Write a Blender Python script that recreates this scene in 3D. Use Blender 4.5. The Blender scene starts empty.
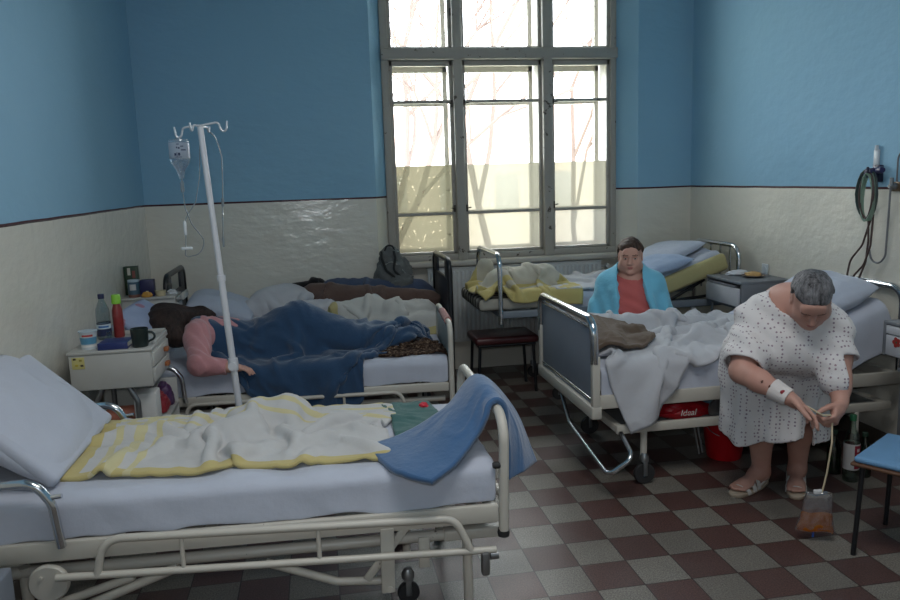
import bpy, bmesh, math, random
import numpy as np
from mathutils import Vector, Matrix, noise
random.seed(7)
R = math.radians
scene = bpy.context.scene
COL = scene.collection

# ------------------------------------------------------------------ materials
def lin(c):
    return tuple(((x/255)/12.92 if x/255 <= .04045 else ((x/255+.055)/1.055)**2.4) for x in c)
class NT:
    def __init__(self, name):
        self.m = bpy.data.materials.new(name); self.m.use_nodes = True
        self.t = self.m.node_tree; self.t.nodes.clear()
        self.out = self.n('ShaderNodeOutputMaterial')
    def n(self, typ, **kw):
        nd = self.t.nodes.new(typ)
        for k, v in kw.items():
            if hasattr(nd, k): setattr(nd, k, v)
        return nd
    def l(self, a, b): self.t.links.new(a, b)
    def val(self, sock, v):
        if isinstance(v, bpy.types.NodeSocket): self.l(v, sock)
        else: sock.default_value = v
    def math(self, op, a, b=0.0, c=0.0):
        nd = self.n('ShaderNodeMath', operation=op)
        for i, v in enumerate((a, b, c)): self.val(nd.inputs[i], v)
        return nd.outputs[0]
    def mix(self, f, a, b):
        nd = self.n('ShaderNodeMix', data_type='RGBA')
        self.val(nd.inputs[0], f)
        for i, v in ((6, a), (7, b)):
            if not isinstance(v, bpy.types.NodeSocket): v = tuple(v)[:3] + (1,)
            self.val(nd.inputs[i], v)
        return nd.outputs[2]
    def noise(self, scale, detail=3, rough=.5, vec=None, out='Fac'):
        nd = self.n('ShaderNodeTexNoise'); nd.inputs['Scale'].default_value = scale
        nd.inputs['Detail'].default_value = detail; nd.inputs['Roughness'].default_value = rough
        if vec is not None: self.l(vec, nd.inputs['Vector'])
        return nd.outputs[out]
    def ramp(self, f, stops):
        nd = self.n('ShaderNodeValToRGB'); self.l(f, nd.inputs[0])
        e = nd.color_ramp.elements
        while len(e) < len(stops): e.new(.5)
        for i, (p, c) in enumerate(stops):
            e[i].position = p; e[i].color = tuple(c)[:3] + (1,) if hasattr(c, '__len__') else (c, c, c, 1)
        return nd.outputs[0]
    def pos(self):
        g = self.n('ShaderNodeNewGeometry'); s = self.n('ShaderNodeSeparateXYZ'); self.l(g.outputs['Position'], s.inputs[0])
        return g.outputs['Position'], s.outputs
    def obj(self): return self.n('ShaderNodeTexCoord').outputs['Object']
    def uv(self):
        t = self.n('ShaderNodeTexCoord'); s = self.n('ShaderNodeSeparateXYZ'); self.l(t.outputs['UV'], s.inputs[0])
        return t.outputs['UV'], s.outputs
    def bump(self, h, strength=.3, dist=.01):
        b = self.n('ShaderNodeBump'); b.inputs['Strength'].default_value = strength; b.inputs['Distance'].default_value = dist
        self.l(h, b.inputs['Height']); return b.outputs[0]
    def bsdf(self, color, rough=.6, metal=0, normal=None, spec=.5, **kw):
        p = self.n('ShaderNodeBsdfPrincipled')
        if not isinstance(color, bpy.types.NodeSocket): color = tuple(color)[:3] + (1,)
        self.val(p.inputs['Base Color'], color); self.val(p.inputs['Roughness'], rough); self.val(p.inputs['Metallic'], metal)
        p.inputs['Specular IOR Level'].default_value = spec
        if normal is not None: self.l(normal, p.inputs['Normal'])
        for k, v in kw.items(): p.inputs[k.replace('_', ' ')].default_value = v
        self.l(p.outputs[0], self.out.inputs[0]); return p
MATS = {}
def simple(name, rgb, rough=.6, metal=0, var=.12, scale=12, bump=0, bscale=60, spec=.5, **kw):
    if name in MATS: return MATS[name]
    t = NT(name); c = lin(rgb); o = t.obj()
    f = t.noise(scale, 4, .6, o)
    col = t.mix(f, tuple(x*(1-var) for x in c), tuple(min(1, x*(1+var)) for x in c))
    nrm = t.bump(t.noise(bscale, 3, .5, o), bump, .01) if bump else None
    t.bsdf(col, rough, metal, nrm, spec, **kw); MATS[name] = t.m; return t.m
def worn_paint(name, rgb, chip=(60, 50, 42), amount=.66, scale=22, rough=.42):
    t = NT(name); o = t.obj(); c = lin(rgb)
    f = t.noise(9, 4, .6, o); col = t.mix(f, tuple(x*.86 for x in c), c)
    ch = t.ramp(t.noise(scale, 5, .65, o), [(amount, 0), (amount+.02, 1)])
    col = t.mix(ch, col, lin(chip)); t.bsdf(col, rough); MATS[name] = t.m; return t.m
def cloth_mat(name, rgb, weave=500, fine=.25, fold=.0, rough=.9, var=.1, sheen=.15, stripes=None, fuzz=0):
    """stripes: (axis, [(lo,hi,rgb)...]) over uv"""
    t = NT(name); c = lin(rgb); o = t.obj()
    f = t.noise(7, 4, .6, o)
    col = t.mix(f, tuple(x*(1-var) for x in c), tuple(min(1, x*(1+var*.5)) for x in c))
    if stripes:
        uv, s = t.uv()
        for ax, lo, hi, rgb2 in stripes:
            m = t.math('MULTIPLY', t.math('GREATER_THAN', s[ax], lo), t.math('LESS_THAN', s[ax], hi))
            col = t.mix(m, col, lin(rgb2))
    h = t.math('ADD', t.math('MULTIPLY', t.noise(weave, 2, .5, o), .12), t.math('MULTIPLY', t.noise(24, 4, .6, o), .9+fuzz))
    nrm = t.bump(h, fine, .012)
    t.bsdf(col, rough, 0, nrm, .15, Sheen_Weight=sheen); MATS[name] = t.m; return t.m
def thin_glass(name, tint=(235, 242, 245), refl=.06, op=0.0, oprgb=(255, 255, 255), scr=False):
    t = NT(name)
    tr = t.n('ShaderNodeBsdfTransparent'); tr.inputs[0].default_value = lin(tint)+(1,)
    gl = t.n('ShaderNodeBsdfGlossy'); gl.inputs['Roughness'].default_value = .03
    fr = t.n('ShaderNodeLayerWeight'); fr.inputs[0].default_value = .5
    f = t.math('ADD', t.math('MULTIPLY', t.math('POWER', fr.outputs['Facing'], 3.0), .55), refl*.3)
    mx = t.n('ShaderNodeMixShader'); t.l(f, mx.inputs[0]); t.l(tr.outputs[0], mx.inputs[1]); t.l(gl.outputs[0], mx.inputs[2])
    last = mx.outputs[0]
    if op:
        d = t.n('ShaderNodeBsdfTranslucent'); d.inputs[0].default_value = lin(oprgb)+(1,)
        d2 = t.n('ShaderNodeBsdfDiffuse'); d2.inputs[0].default_value = lin(oprgb)+(1,)
        m1 = t.n('ShaderNodeMixShader'); m1.inputs[0].default_value = .35; t.l(d.outputs[0], m1.inputs[1]); t.l(d2.outputs[0], m1.inputs[2])
        m2 = t.n('ShaderNodeMixShader'); m2.inputs[0].default_value = op
        if scr:      # film scraped off in flakes
            o = t.obj(); k = t.ramp(t.noise(26, 3, .6, o), [(.62, op), (.64, .35)]); t.l(k, m2.inputs[0])
        t.l(last, m2.inputs[1]); t.l(m1.outputs[0], m2.inputs[2]); last = m2.outputs[0]
    t.l(last, t.out.inputs[0]); MATS[name] = t.m; return t.m

# ------------------------------------------------------------------ mesh builder
def fillet(path, r, seg=6):
    """round the inner corners of a polyline"""
    P = [Vector(p) for p in path]; out = [P[0]]
    for i in range(1, len(P)-1):
        a, b, c = P[i-1], P[i], P[i+1]; u = (a-b); v = (c-b)
        ang = u.angle(v) if u.length > 1e-6 and v.length > 1e-6 else math.pi
        if ang > math.pi-.05: out.append(b); continue
        d = min(r/math.tan(ang/2), u.length*.49, v.length*.49); rr = d*math.tan(ang/2)
        un, vn = u.normalized(), v.normalized(); cen = b+(un+vn).normalized()*(rr/math.sin(ang/2))
        s = b+un*d-cen; e = b+vn*d-cen
        for k in range(seg+1):
            q = s.lerp(e, k/seg); out.append(cen+(q.normalized()*s.length if q.length > 1e-6 else s))
    out.append(P[-1]); return out
class MB:
    def __init__(self): self.v = []; self.f = []; self.mi = []; self.sm = []
    def add(self, vs, fs, mi=0, sm=True):
        b = len(self.v); self.v += [tuple(v) for v in vs]
        for f in fs: self.f.append([i+b for i in f]); self.mi.append(mi); self.sm.append(sm)
        return self
    def box(self, lo, hi, bev=.004, rot=None, mi=0, seg=2, sm=True):
        lo, hi = Vector(lo), Vector(hi); c = (lo+hi)/2; s = hi-lo
        bm = bmesh.new(); bmesh.ops.create_cube(bm, size=1)
        for v in bm.verts: v.co = Vector((v.co.x*s.x, v.co.y*s.y, v.co.z*s.z))
        b = min(bev, min(s)*.45)
        if b > 1e-5: bmesh.ops.bevel(bm, geom=list(bm.edges), offset=b, segments=seg, affect='EDGES', profile=.5)
        M = Matrix.Translation(c) @ (rot.to_4x4() if rot else Matrix.Identity(4))
        bm.verts.index_update()
        self.add([M@v.co for v in bm.verts], [[v.index for v in f.verts] for f in bm.faces], mi, sm); bm.free(); return self
    def tube(self, path, r, n=12, fil=0, cap=True, mi=0, closed=False):
        P = [Vector(p) for p in path]
        if fil: P = fillet(P, fil)
        Q = [P[0]]
        for p in P[1:]:
            if (p-Q[-1]).length > 1e-5: Q.append(p)
        P = Q; m = len(P); rr = r if hasattr(r, '__len__') else [r]*m
        if hasattr(r, '__len__') and len(r) != m: rr = [r[0]+(r[-1]-r[0])*i/(m-1) for i in range(m)]
        T = [((P[min(i+1, m-1)]-P[max(i-1, 0)])).normalized() for i in range(m)]
        up = Vector((0, 0, 1)) if abs(T[0].z) < .9 else Vector((1, 0, 0))
        x = T[0].cross(up).normalized(); vs = []; fs = []
        for i in range(m):
            x = (x-T[i]*x.dot(T[i])).normalized(); y = T[i].cross(x)
            for k in range(n):
                a = 2*math.pi*k/n; vs.append(P[i]+(x*math.cos(a)+y*math.sin(a))*rr[i])
        for i in range(m-1):
            for k in range(n):
                k2 = (k+1) % n; fs.append([i*n+k, i*n+k2, (i+1)*n+k2, (i+1)*n+k])
        if cap: fs.append(list(range(n))[::-1]); fs.append([(m-1)*n+k for k in range(n)])
        return self.add(vs, fs, mi)
    def lathe(self, prof, loc, axis=(0, 0, 1), n=24, mi=0, sx=1, sy=1):
        q = Vector((0, 0, 1)).rotation_difference(Vector(axis).normalized()); vs = []; fs = []; rings = []
        for r, h in prof:
            if r < 1e-9:
                rings.append([len(vs)]); vs.append(Vector(loc)+q@Vector((0, 0, h))); continue
            rings.append([len(vs)+k for k in range(n)])
            for k in range(n):
                a = 2*math.pi*k/n; vs.append(Vector(loc)+q@Vector((r*math.cos(a)*sx, r*math.sin(a)*sy, h)))
        for A_, B_ in zip(rings[:-1], rings[1:]):
            for k in range(n):
                k2 = (k+1) % n
                if len(A_) == 1 and len(B_) == 1: continue
                if len(A_) == 1: fs.append([A_[0], B_[k2], B_[k]])
                elif len(B_) == 1: fs.append([A_[k], A_[k2], B_[0]])
                else: fs.append([A_[k], A_[k2], B_[k2], B_[k]])
        return self.add(vs, fs, mi)
    def quad(self, a, b, c, d, mi=0): return self.add([a, b, c, d], [[0, 1, 2, 3]], mi, False)
    def xf(self, M):
        self.v = [tuple(M@Vector(v)) for v in self.v]; return self

def wloc(o):
    p = Vector((0, 0, 0))
    while o is not None: p = p+o.location; o = o.parent
    return p
XF = [None]            # transform applied to everything built while set (a bed's slight turn)
def link_mesh(name, me, parent=None):
    o = bpy.data.objects.new(name, me); COL.objects.link(o)
    if parent is not None: o.parent = parent
    return o
def part(name, mb, mats, parent=None, origin=None, label=None):
    if not isinstance(mats, (list, tuple)): mats = [mats]
    V = [Vector(v) for v in mb.v]
    if XF[0] is not None: V = [XF[0]@v for v in V]
    if origin is None:
        if parent is None:
            zs = min(v.z for v in V); origin = Vector((sum((v.x for v in V))/len(V), sum((v.y for v in V))/len(V), zs))
        else: origin = sum(V, Vector())/len(V)
    origin = Vector(origin)
    me = bpy.data.meshes.new(name); me.from_pydata([tuple(v-origin) for v in V], [], mb.f)
    for m in mats: me.materials.append(m)
    me.polygons.foreach_set('material_index', mb.mi); me.polygons.foreach_set('use_smooth', mb.sm); me.update()
    o = link_mesh(name, me, parent); o.location = origin-(wloc(parent) if parent is not None else Vector())
    if any(mb.sm):
        try: me.set_sharp_from_angle(angle=R(45))
        except Exception: pass
    if label: o['label'] = label
    return o
def tag(o, label=None, cat=None, group=None, kind=None):
    if label: o['label'] = label
    if cat: o['category'] = cat
    if group: o['group'] = group
    if kind: o['kind'] = kind
    return o
def thing(name, label, cat, loc, group=None):
    o = bpy.data.objects.new(name, None); COL.objects.link(o); o.empty_display_size = .1
    p = Vector(loc); o.location = XF[0]@p if XF[0] is not None else p
    return tag(o, label, cat, group)
def struct(name, mb, mats, label=None):
    o = part(name, mb, mats, origin=(0, 0, 0)); o['kind'] = 'structure'
    return o

# ------------------------------------------------------------------ cloth (position based, own solver)
def fld(n, m, s, seed, amp):
    rs = np.random.RandomState(seed); o = rs.rand(3)*50
    return np.array([[noise.noise(Vector((i*s+o[0], j*s+o[1], o[2]))) for j in range(m)] for i in range(n)])*amp
def c_box(lo, hi, r=.02, rot=0.0, tilt=None):
    lo, hi = np.array(lo, float), np.array(hi, float); c = (lo+hi)/2; h = (hi-lo)/2-r
    Mx = np.eye(3) if tilt is None else np.array(tilt)     # columns = local axes in world
    def f(X):
        p = (X-c)@Mx; q = np.abs(p)-h; o = np.maximum(q, 0); L = np.linalg.norm(o, axis=1)
        inside = L < 1e-9; mx = q.max(1); d = np.where(inside, mx, L)-r
        g = np.zeros_like(p); out = ~inside
        g[out] = o[out]/L[out, None]*np.sign(p[out])
        k = q.argmax(1); ii = np.where(inside)[0]; g[ii, k[ii]] = np.sign(p[ii, k[ii]])
        return d, g@Mx.T
    return f
def c_cap(a, b, r1, r2=None):
    a, b = np.array(a, float), np.array(b, float); r2 = r1 if r2 is None else r2; ab = b-a; L2 = ab@ab
    def f(X):
        t = np.clip(((X-a)@ab)/max(L2, 1e-9), 0, 1); v = X-(a+t[:, None]*ab); L = np.linalg.norm(v, axis=1)+1e-9
        return L-(r1+(r2-r1)*t), v/L[:, None]
    return f
def cloth(P, sx, sy, colls, steps=100, iters=8, bend=.25, thick=.012, fric=.5, pins=None, damp=.97, floor=0.0, grav=9.8, forces=None, vmax=1.6):
    """P (n,m,3) start grid; rest spacing sy along axis 0, sx along axis 1"""
    X = np.array(P, float); n, m = X.shape[:2]; V = np.zeros_like(X); dt = 1/50
    W = np.ones((n, m, 1))
    if pins is not None: W[pins] = 0
    fam = []
    for di, dj, k in ((0, 1, 1), (1, 0, 1), (1, 1, .5), (1, -1, .5), (0, 2, bend), (2, 0, bend)):
        L = math.hypot(di*sy, dj*sx)
        I, J = np.meshgrid(np.arange(n), np.arange(m), indexing='ij')
        ok = (I+di < n) & (J+dj < m) & (J+dj >= 0)
        st = max(abs(di), abs(dj)); par = ((I//di) if di else (J//dj)) % 2
        for c in (0, 1):
            s = ok & (par == c); a = I[s]*m+J[s]; b = (I[s]+di)*m+J[s]+dj
            fam.append((a, b, L, k))
    w = W.reshape(-1, 1)
    for s in range(steps):
        prev = X.copy(); V[..., 2] -= grav*dt
        if forces is not None: V += forces*dt
        V *= damp; X = X+V*dt*W; F = X.reshape(-1, 3); Pv = prev.reshape(-1, 3)
        for it in range(iters):
            for a, b, L, k in fam:
                d = F[b]-F[a]; l = np.linalg.norm(d, axis=1, keepdims=True)+1e-9
                wa, wb = w[a], w[b]; ws = wa+wb; ws[ws == 0] = 1
                c = d*((l-L)/l*k/ws); F[a] += c*wa; F[b] -= c*wb
            if it % 3 == 0 or it == iters-1:
                for f in colls:
                    dd, g = f(F); hit = np.where(dd < thick)[0]
                    if len(hit):
                        mv = F[hit]+g[hit]*(thick-dd[hit])[:, None]
                        sl = mv-Pv[hit]; nn = (sl*g[hit]).sum(1, keepdims=True)*g[hit]
                        F[hit] = np.where(w[hit] > 0, mv-(sl-nn)*fric*(.5 if it < iters-1 else 1), F[hit])
                lo = F[:, 2] < floor+thick; F[lo, 2] = floor+thick
        X = F.reshape(n, m, 3); V = (X-prev)/dt
        V = np.clip(V, -vmax, vmax)
    return X
def upsample(X):
    n, m = X.shape[:2]; Y = np.zeros((2*n-1, m, 3)); Y[::2] = X; Y[1::2] = (X[1:]+X[:-1])/2
    Z = np.zeros((2*n-1, 2*m-1, 3)); Z[:, ::2] = Y; Z[:, 1::2] = (Y[:, 1:]+Y[:, :-1])/2
    for _ in range(2):
        W = Z.copy(); W[1:-1] = .5*Z[1:-1]+.25*(Z[:-2]+Z[2:]); Z = W.copy(); Z[:, 1:-1] = .5*W[:, 1:-1]+.25*(W[:, :-2]+W[:, 2:])
    return Z
def grid_normals(X):
    du = np.gradient(X, axis=1); dv = np.gradient(X, axis=0); N = np.cross(du, dv); return N/(np.linalg.norm(N, axis=2, keepdims=True)+1e-9)
def creases(X, amp, seed, freq=9.0, aniso=.45, ang=.6, floor=None):
    """push soft creases and sharp little folds into a settled cloth, following its own grid"""
    n, m = X.shape[:2]; L = np.linalg.norm(np.diff(X, axis=1), axis=2).mean(); rs = np.random.RandomState(seed); o = rs.rand(3)*40
    N = grid_normals(X); N *= np.sign(N[..., 2].mean()+1e-9); D = np.zeros((n, m)); ca, sa = math.cos(ang), math.sin(ang)
    for i in range(n):
        for j in range(m):
            u, v = j*L, i*L
            w = noise.noise(Vector((u*4+o[0], v*4, 1)))*.16; w2 = noise.noise(Vector((u*4, v*4+o[1], 7)))*.16
            p, q = (u*ca+v*sa)+w, (-u*sa+v*ca)+w2
            a = 1-abs(noise.noise(Vector((p*freq*aniso+o[0], q*freq, o[2]))))*2.0
            b = 1-abs(noise.noise(Vector((q*freq*aniso*1.3+o[1], p*freq*1.2, o[0]))))*2.0
            msk = .5+.8*noise.noise(Vector((u*2.6+o[2], v*2.6, 3)))
            D[i, j] = max(0, a)**3*max(.1, msk)+.7*max(0, b)**3*max(.1, 1-msk)+.25*noise.noise(Vector((u*6, v*6, o[1])))
    return X+N*(D*amp)[..., None]
def cloth_obj(name, X, mat, thick=.006, sub=1, parent=None, offset=0.0, smooth=0, mat2=None, crease=0, cseed=1, cfreq=9.0, cang=.6, aniso=.45, keep=None):
    if crease: X = creases(upsample(X), crease, cseed, cfreq, aniso, cang); sub = 0
    n, m = X.shape[:2]
    for _ in range(smooth if not crease else 0):
        Y = X.copy(); Y[1:-1] = .5*X[1:-1]+.25*(X[:-2]+X[2:]); X = Y.copy(); Y[:, 1:-1] = .5*X[:, 1:-1]+.25*(X[:, :-2]+X[:, 2:]); X = Y
    if XF[0] is not None:
        A4 = np.array(XF[0]); X = X@A4[:3, :3].T+A4[:3, 3]
    o = X.reshape(-1, 3).mean(0); o[2] = X[..., 2].min()
    me = bpy.data.meshes.new(name)
    fs = [[i*m+j, i*m+j+1, (i+1)*m+j+1, (i+1)*m+j] for i in range(n-1) for j in range(m-1) if keep is None or keep(i/(n-1), j/(m-1))]
    me.from_pydata((X.reshape(-1, 3)-o).tolist(), [], fs)
    uv = me.uv_layers.new(name='UVMap'); idx = np.zeros(len(me.loops), int); me.loops.foreach_get('vertex_index', idx)
    u = np.stack([(idx % m)/(m-1), (idx//m)/(n-1)], 1).ravel(); uv.data.foreach_set('uv', u)
    me.polygons.foreach_set('use_smooth', [True]*len(fs)); me.materials.append(mat); me.update()
    if keep is not None:
        bm = bmesh.new(); bm.from_mesh(me); bmesh.ops.delete(bm, geom=[v for v in bm.verts if not v.link_faces], context='VERTS'); bm.to_mesh(me); bm.free()
    ob = link_mesh(name, me, parent); ob.location = Vector(o)-(wloc(parent) if parent is not None else Vector())
    s = ob.modifiers.new('Solidify', 'SOLIDIFY'); s.thickness = thick; s.offset = offset
    if sub:
        b = ob.modifiers.new('Subdivision', 'SUBSURF'); b.levels = sub; b.render_levels = sub
    return ob
def sheet_grid(x0, x1, y0, y1, z, dx=.03):
    m = int(round((x1-x0)/dx))+1; n = int(round((y1-y0)/dx))+1
    g = np.zeros((n, m, 3)); g[..., 0] = np.linspace(x0, x1, m)[None]; g[..., 1] = np.linspace(y0, y1, n)[:, None]; g[..., 2] = z
    return g

# ------------------------------------------------------------------ bodies: a signed distance grid and surface nets
class SDF:
    def __init__(self, lo, hi, h):
        self.lo = np.array(lo, float); self.h = h; self.n = (np.ceil((np.array(hi)-self.lo)/h)).astype(int)+1
        self.F = np.full(self.n, 1.0, np.float32)
    def win(self, lo, hi, pad):
        a = np.clip(np.floor((np.array(lo)-pad-self.lo)/self.h).astype(int), 0, self.n-1)
        b = np.clip(np.ceil((np.array(hi)+pad-self.lo)/self.h).astype(int)+1, 1, self.n)
        ax = [self.lo[i]+self.h*np.arange(a[i], b[i]) for i in range(3)]
        G = np.stack(np.meshgrid(*ax, indexing='ij'), -1).astype(np.float32)
        return tuple(slice(a[i], b[i]) for i in range(3)), G
    def _u(self, sl, d, k, op):
        A = self.F[sl]
        if op == 'sub': d = -d
        if k > 0:
            h = np.clip(.5+.5*(A-d)/k, 0, 1) if op == 'add' else np.clip(.5+.5*(d-A)/k, 0, 1)
            if op == 'add': r = A*(1-h)+d*h-k*h*(1-h)
            else: r = A*(1-h)+d*h+k*h*(1-h)
        else: r = np.minimum(A, d) if op == 'add' else np.maximum(A, d)
        self.F[sl] = r
    def cone(self, a, b, r1, r2=None, k=.02, op='add'):
        a, b = np.array(a, float), np.array(b, float); r2 = r1 if r2 is None else r2; rm = max(r1, r2)
        sl, G = self.win(np.minimum(a, b)-rm, np.maximum(a, b)+rm, k*1.5+.02)
        ab = b-a; t = np.clip(((G-a)@ab)/max(ab@ab, 1e-9), 0, 1); d = np.linalg.norm(G-(a+t[..., None]*ab), axis=-1)-(r1+(r2-r1)*t)
        self._u(sl, d.astype(np.float32), k, op); return self
    def chain(self, pts, rs, k=.02, op='add'):
        for i in range(len(pts)-1): self.cone(pts[i], pts[i+1], rs[i], rs[i+1], k, op)
        return self
    def ell(self, c, r, ax=None, k=.02, op='add'):
        c, r = np.array(c, float), np.array(r, float); A = np.eye(3) if ax is None else np.array(ax, float)  # rows = local axes
        sl, G = self.win(c-r.max(), c+r.max(), k*1.5+.02)
        p = (G-c)@A.T; k0 = np.linalg.norm(p/r, axis=-1); k1 = np.linalg.norm(p/(r*r), axis=-1)+1e-9
        d = k0*(k0-1)/k1; self._u(sl, d.astype(np.float32), k, op); return self
    def cut(self, p, nrm, k=0.0):
        """remove everything on the side nrm points to"""
        nrm = np.array(nrm, float); nrm /= np.linalg.norm(nrm)
        sl, G = self.win(self.lo, self.lo+self.h*self.n, 0)
        self._u(sl, (((G-np.array(p))@nrm)).astype(np.float32), k, 'int'); return self
    def grid(self):
        sl, G = self.win(self.lo, self.lo+self.h*self.n, 0); return G
    def mesh(self):
        F = self.F; nx, ny, nz = F.shape
        s = F < 0; cs = np.zeros((nx-1, ny-1, nz-1), np.int8)
        for i in (0, 1):
            for j in (0, 1):
                for k in (0, 1): cs += s[i:nx-1+i, j:ny-1+j, k:nz-1+k]
        act = (cs > 0) & (cs < 8); idx = np.full(act.shape, -1, np.int64); C = np.argwhere(act); idx[act] = np.arange(len(C))
        acc = np.zeros((len(C), 3)); cnt = np.zeros(len(C))
        cor = [(i, j, k) for i in (0, 1) for j in (0, 1) for k in (0, 1)]
        for a in cor:
            for ax in range(3):
                if a[ax]: continue
                b = list(a); b[ax] = 1
                fa = F[C[:, 0]+a[0], C[:, 1]+a[1], C[:, 2]+a[2]]; fb = F[C[:, 0]+b[0], C[:, 1]+b[1], C[:, 2]+b[2]]
                x = (fa < 0) != (fb < 0); t = np.where(x, fa/np.where(fa-fb == 0, 1, fa-fb), 0)
                p = np.array(a, float)[None].repeat(len(C), 0); p[:, ax] += t
                acc += np.where(x[:, None], p, 0); cnt += x
        V = self.lo+self.h*(C+acc/cnt[:, None]); faces = []
        for ax in range(3):
            a1, a2 = (ax+1) % 3, (ax+2) % 3
            lo = [slice(1, -1)]*3; lo[ax] = slice(0, -1); hi = [slice(1, -1)]*3; hi[ax] = slice(1, None)
            e = s[tuple(lo)] != s[tuple(hi)]; E = np.argwhere(e); off = np.array([1, 1, 1]); off[ax] = 0; E = E+off
            def cell(d1, d2):
                q = E.copy(); q[:, a1] -= d1; q[:, a2] -= d2; return idx[q[:, 0], q[:, 1], q[:, 2]]
            Q = np.stack([cell(1, 1), cell(0, 1), cell(0, 0), cell(1, 0)], 1)
            ins = s[E[:, 0], E[:, 1], E[:, 2]]; Q[~ins] = Q[~ins][:, ::-1]; faces.append(Q)
        return V, np.concatenate(faces)
def nsm(V, Fq, it=2, lam=.5):
    e = np.concatenate([Fq[:, [0, 1]], Fq[:, [1, 2]], Fq[:, [2, 3]], Fq[:, [3, 0]]])
    e = np.concatenate([e, e[:, ::-1]])
    for _ in range(it):
        acc = np.zeros_like(V); cnt = np.zeros(len(V)); np.add.at(acc, e[:, 0], V[e[:, 1]]); np.add.at(cnt, e[:, 0], 1)
        V = V+(acc/np.maximum(cnt, 1)[:, None]-V)*lam
    return V
def body_obj(name, sdf, mats, parent=None, origin=None, slot=None, smooth=2):
    V, Fq = sdf.mesh(); V = nsm(V, Fq, smooth)
    o = np.array(origin, float) if origin is not None else np.array([V[:, 0].mean(), V[:, 1].mean(), V[:, 2].min()])
    me = bpy.data.meshes.new(name); me.vertices.add(len(V)); me.vertices.foreach_set('co', (V-o).astype(np.float32).ravel())
    me.loops.add(len(Fq)*4); me.loops.foreach_set('vertex_index', Fq.astype(np.int32).ravel())
    me.polygons.add(len(Fq)); me.polygons.foreach_set('loop_start', np.arange(0, len(Fq)*4, 4, dtype=np.int32))
    me.polygons.foreach_set('loop_total', np.full(len(Fq), 4, np.int32))
    for m in mats: me.materials.append(m)
    if slot is not None: me.polygons.foreach_set('material_index', slot(V[Fq].mean(1)).astype(np.int32))
    me.polygons.foreach_set('use_smooth', np.ones(len(Fq), bool)); me.update(calc_edges=True); me.validate()
    ob = link_mesh(name, me, parent); ob.location = Vector(o)-(wloc(parent) if parent is not None else Vector())
    return ob
def nz3(G, s, seed=0):
    """cheap smooth pseudo-noise from sines, vectorised"""
    rs = np.random.RandomState(seed); out = 0
    for i in range(7):
        d = rs.randn(3); d /= np.linalg.norm(d); out = out+np.sin((G@d)*s*(.6+.9*rs.rand())+rs.rand()*6.28)
    return out/3.5
# ------------------------------------------------------------------ dimensions of the ward (metres)
XL, XR, YB, ZC = -1.341, 3.315, 6.436, 3.95
YF = -1.2; STRIPE = 1.562
# ------------------------------------------------------------------ setting materials
def wall_mat():
    t = NT('ward_wall_paint'); P, s = t.pos()
    big = t.noise(1.3, 4, .55, P); sm = t.noise(40, 3, .6, P)
    blue = t.mix(big, lin((136, 182, 210)), lin((148, 192, 218)))
    cream = t.mix(big, lin((212, 210, 200)), lin((226, 224, 214)))
    wob = t.math('MULTIPLY', t.math('SUBTRACT', t.noise(3, 2, .5, P), .5), .006)
    z = t.math('ADD', s[2], wob)
    up = t.math('GREATER_THAN', z, STRIPE)
    line = t.math('MULTIPLY', t.math('GREATER_THAN', z, STRIPE-.007), t.math('LESS_THAN', z, STRIPE+.008))
    col = t.mix(up, cream, blue); col = t.mix(line, col, lin((70, 34, 44)))
    # glossy oil paint below the line, trowel marks show in the highlights
    mp = t.n('ShaderNodeMapping'); mp.inputs['Rotation'].default_value = (0, R(28), 0); mp.inputs['Scale'].default_value = (.55, 1, 1.3); t.l(P, mp.inputs['Vector'])
    vo = t.noise(9, 4, .55, mp.outputs[0])
    h = t.math('ADD', t.math('MULTIPLY', vo, 1.0), t.math('MULTIPLY', sm, .06))
    rough = t.math('SUBTRACT', .86, t.math('MULTIPLY', t.math('SUBTRACT', 1.0, up), .70))
    b = t.n('ShaderNodeBump'); b.inputs['Distance'].default_value = .02; t.l(h, b.inputs['Height']); b.inputs['Strength'].default_value = .34
    t.bsdf(col, rough, 0, b.outputs[0], .55); return t.m
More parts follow.
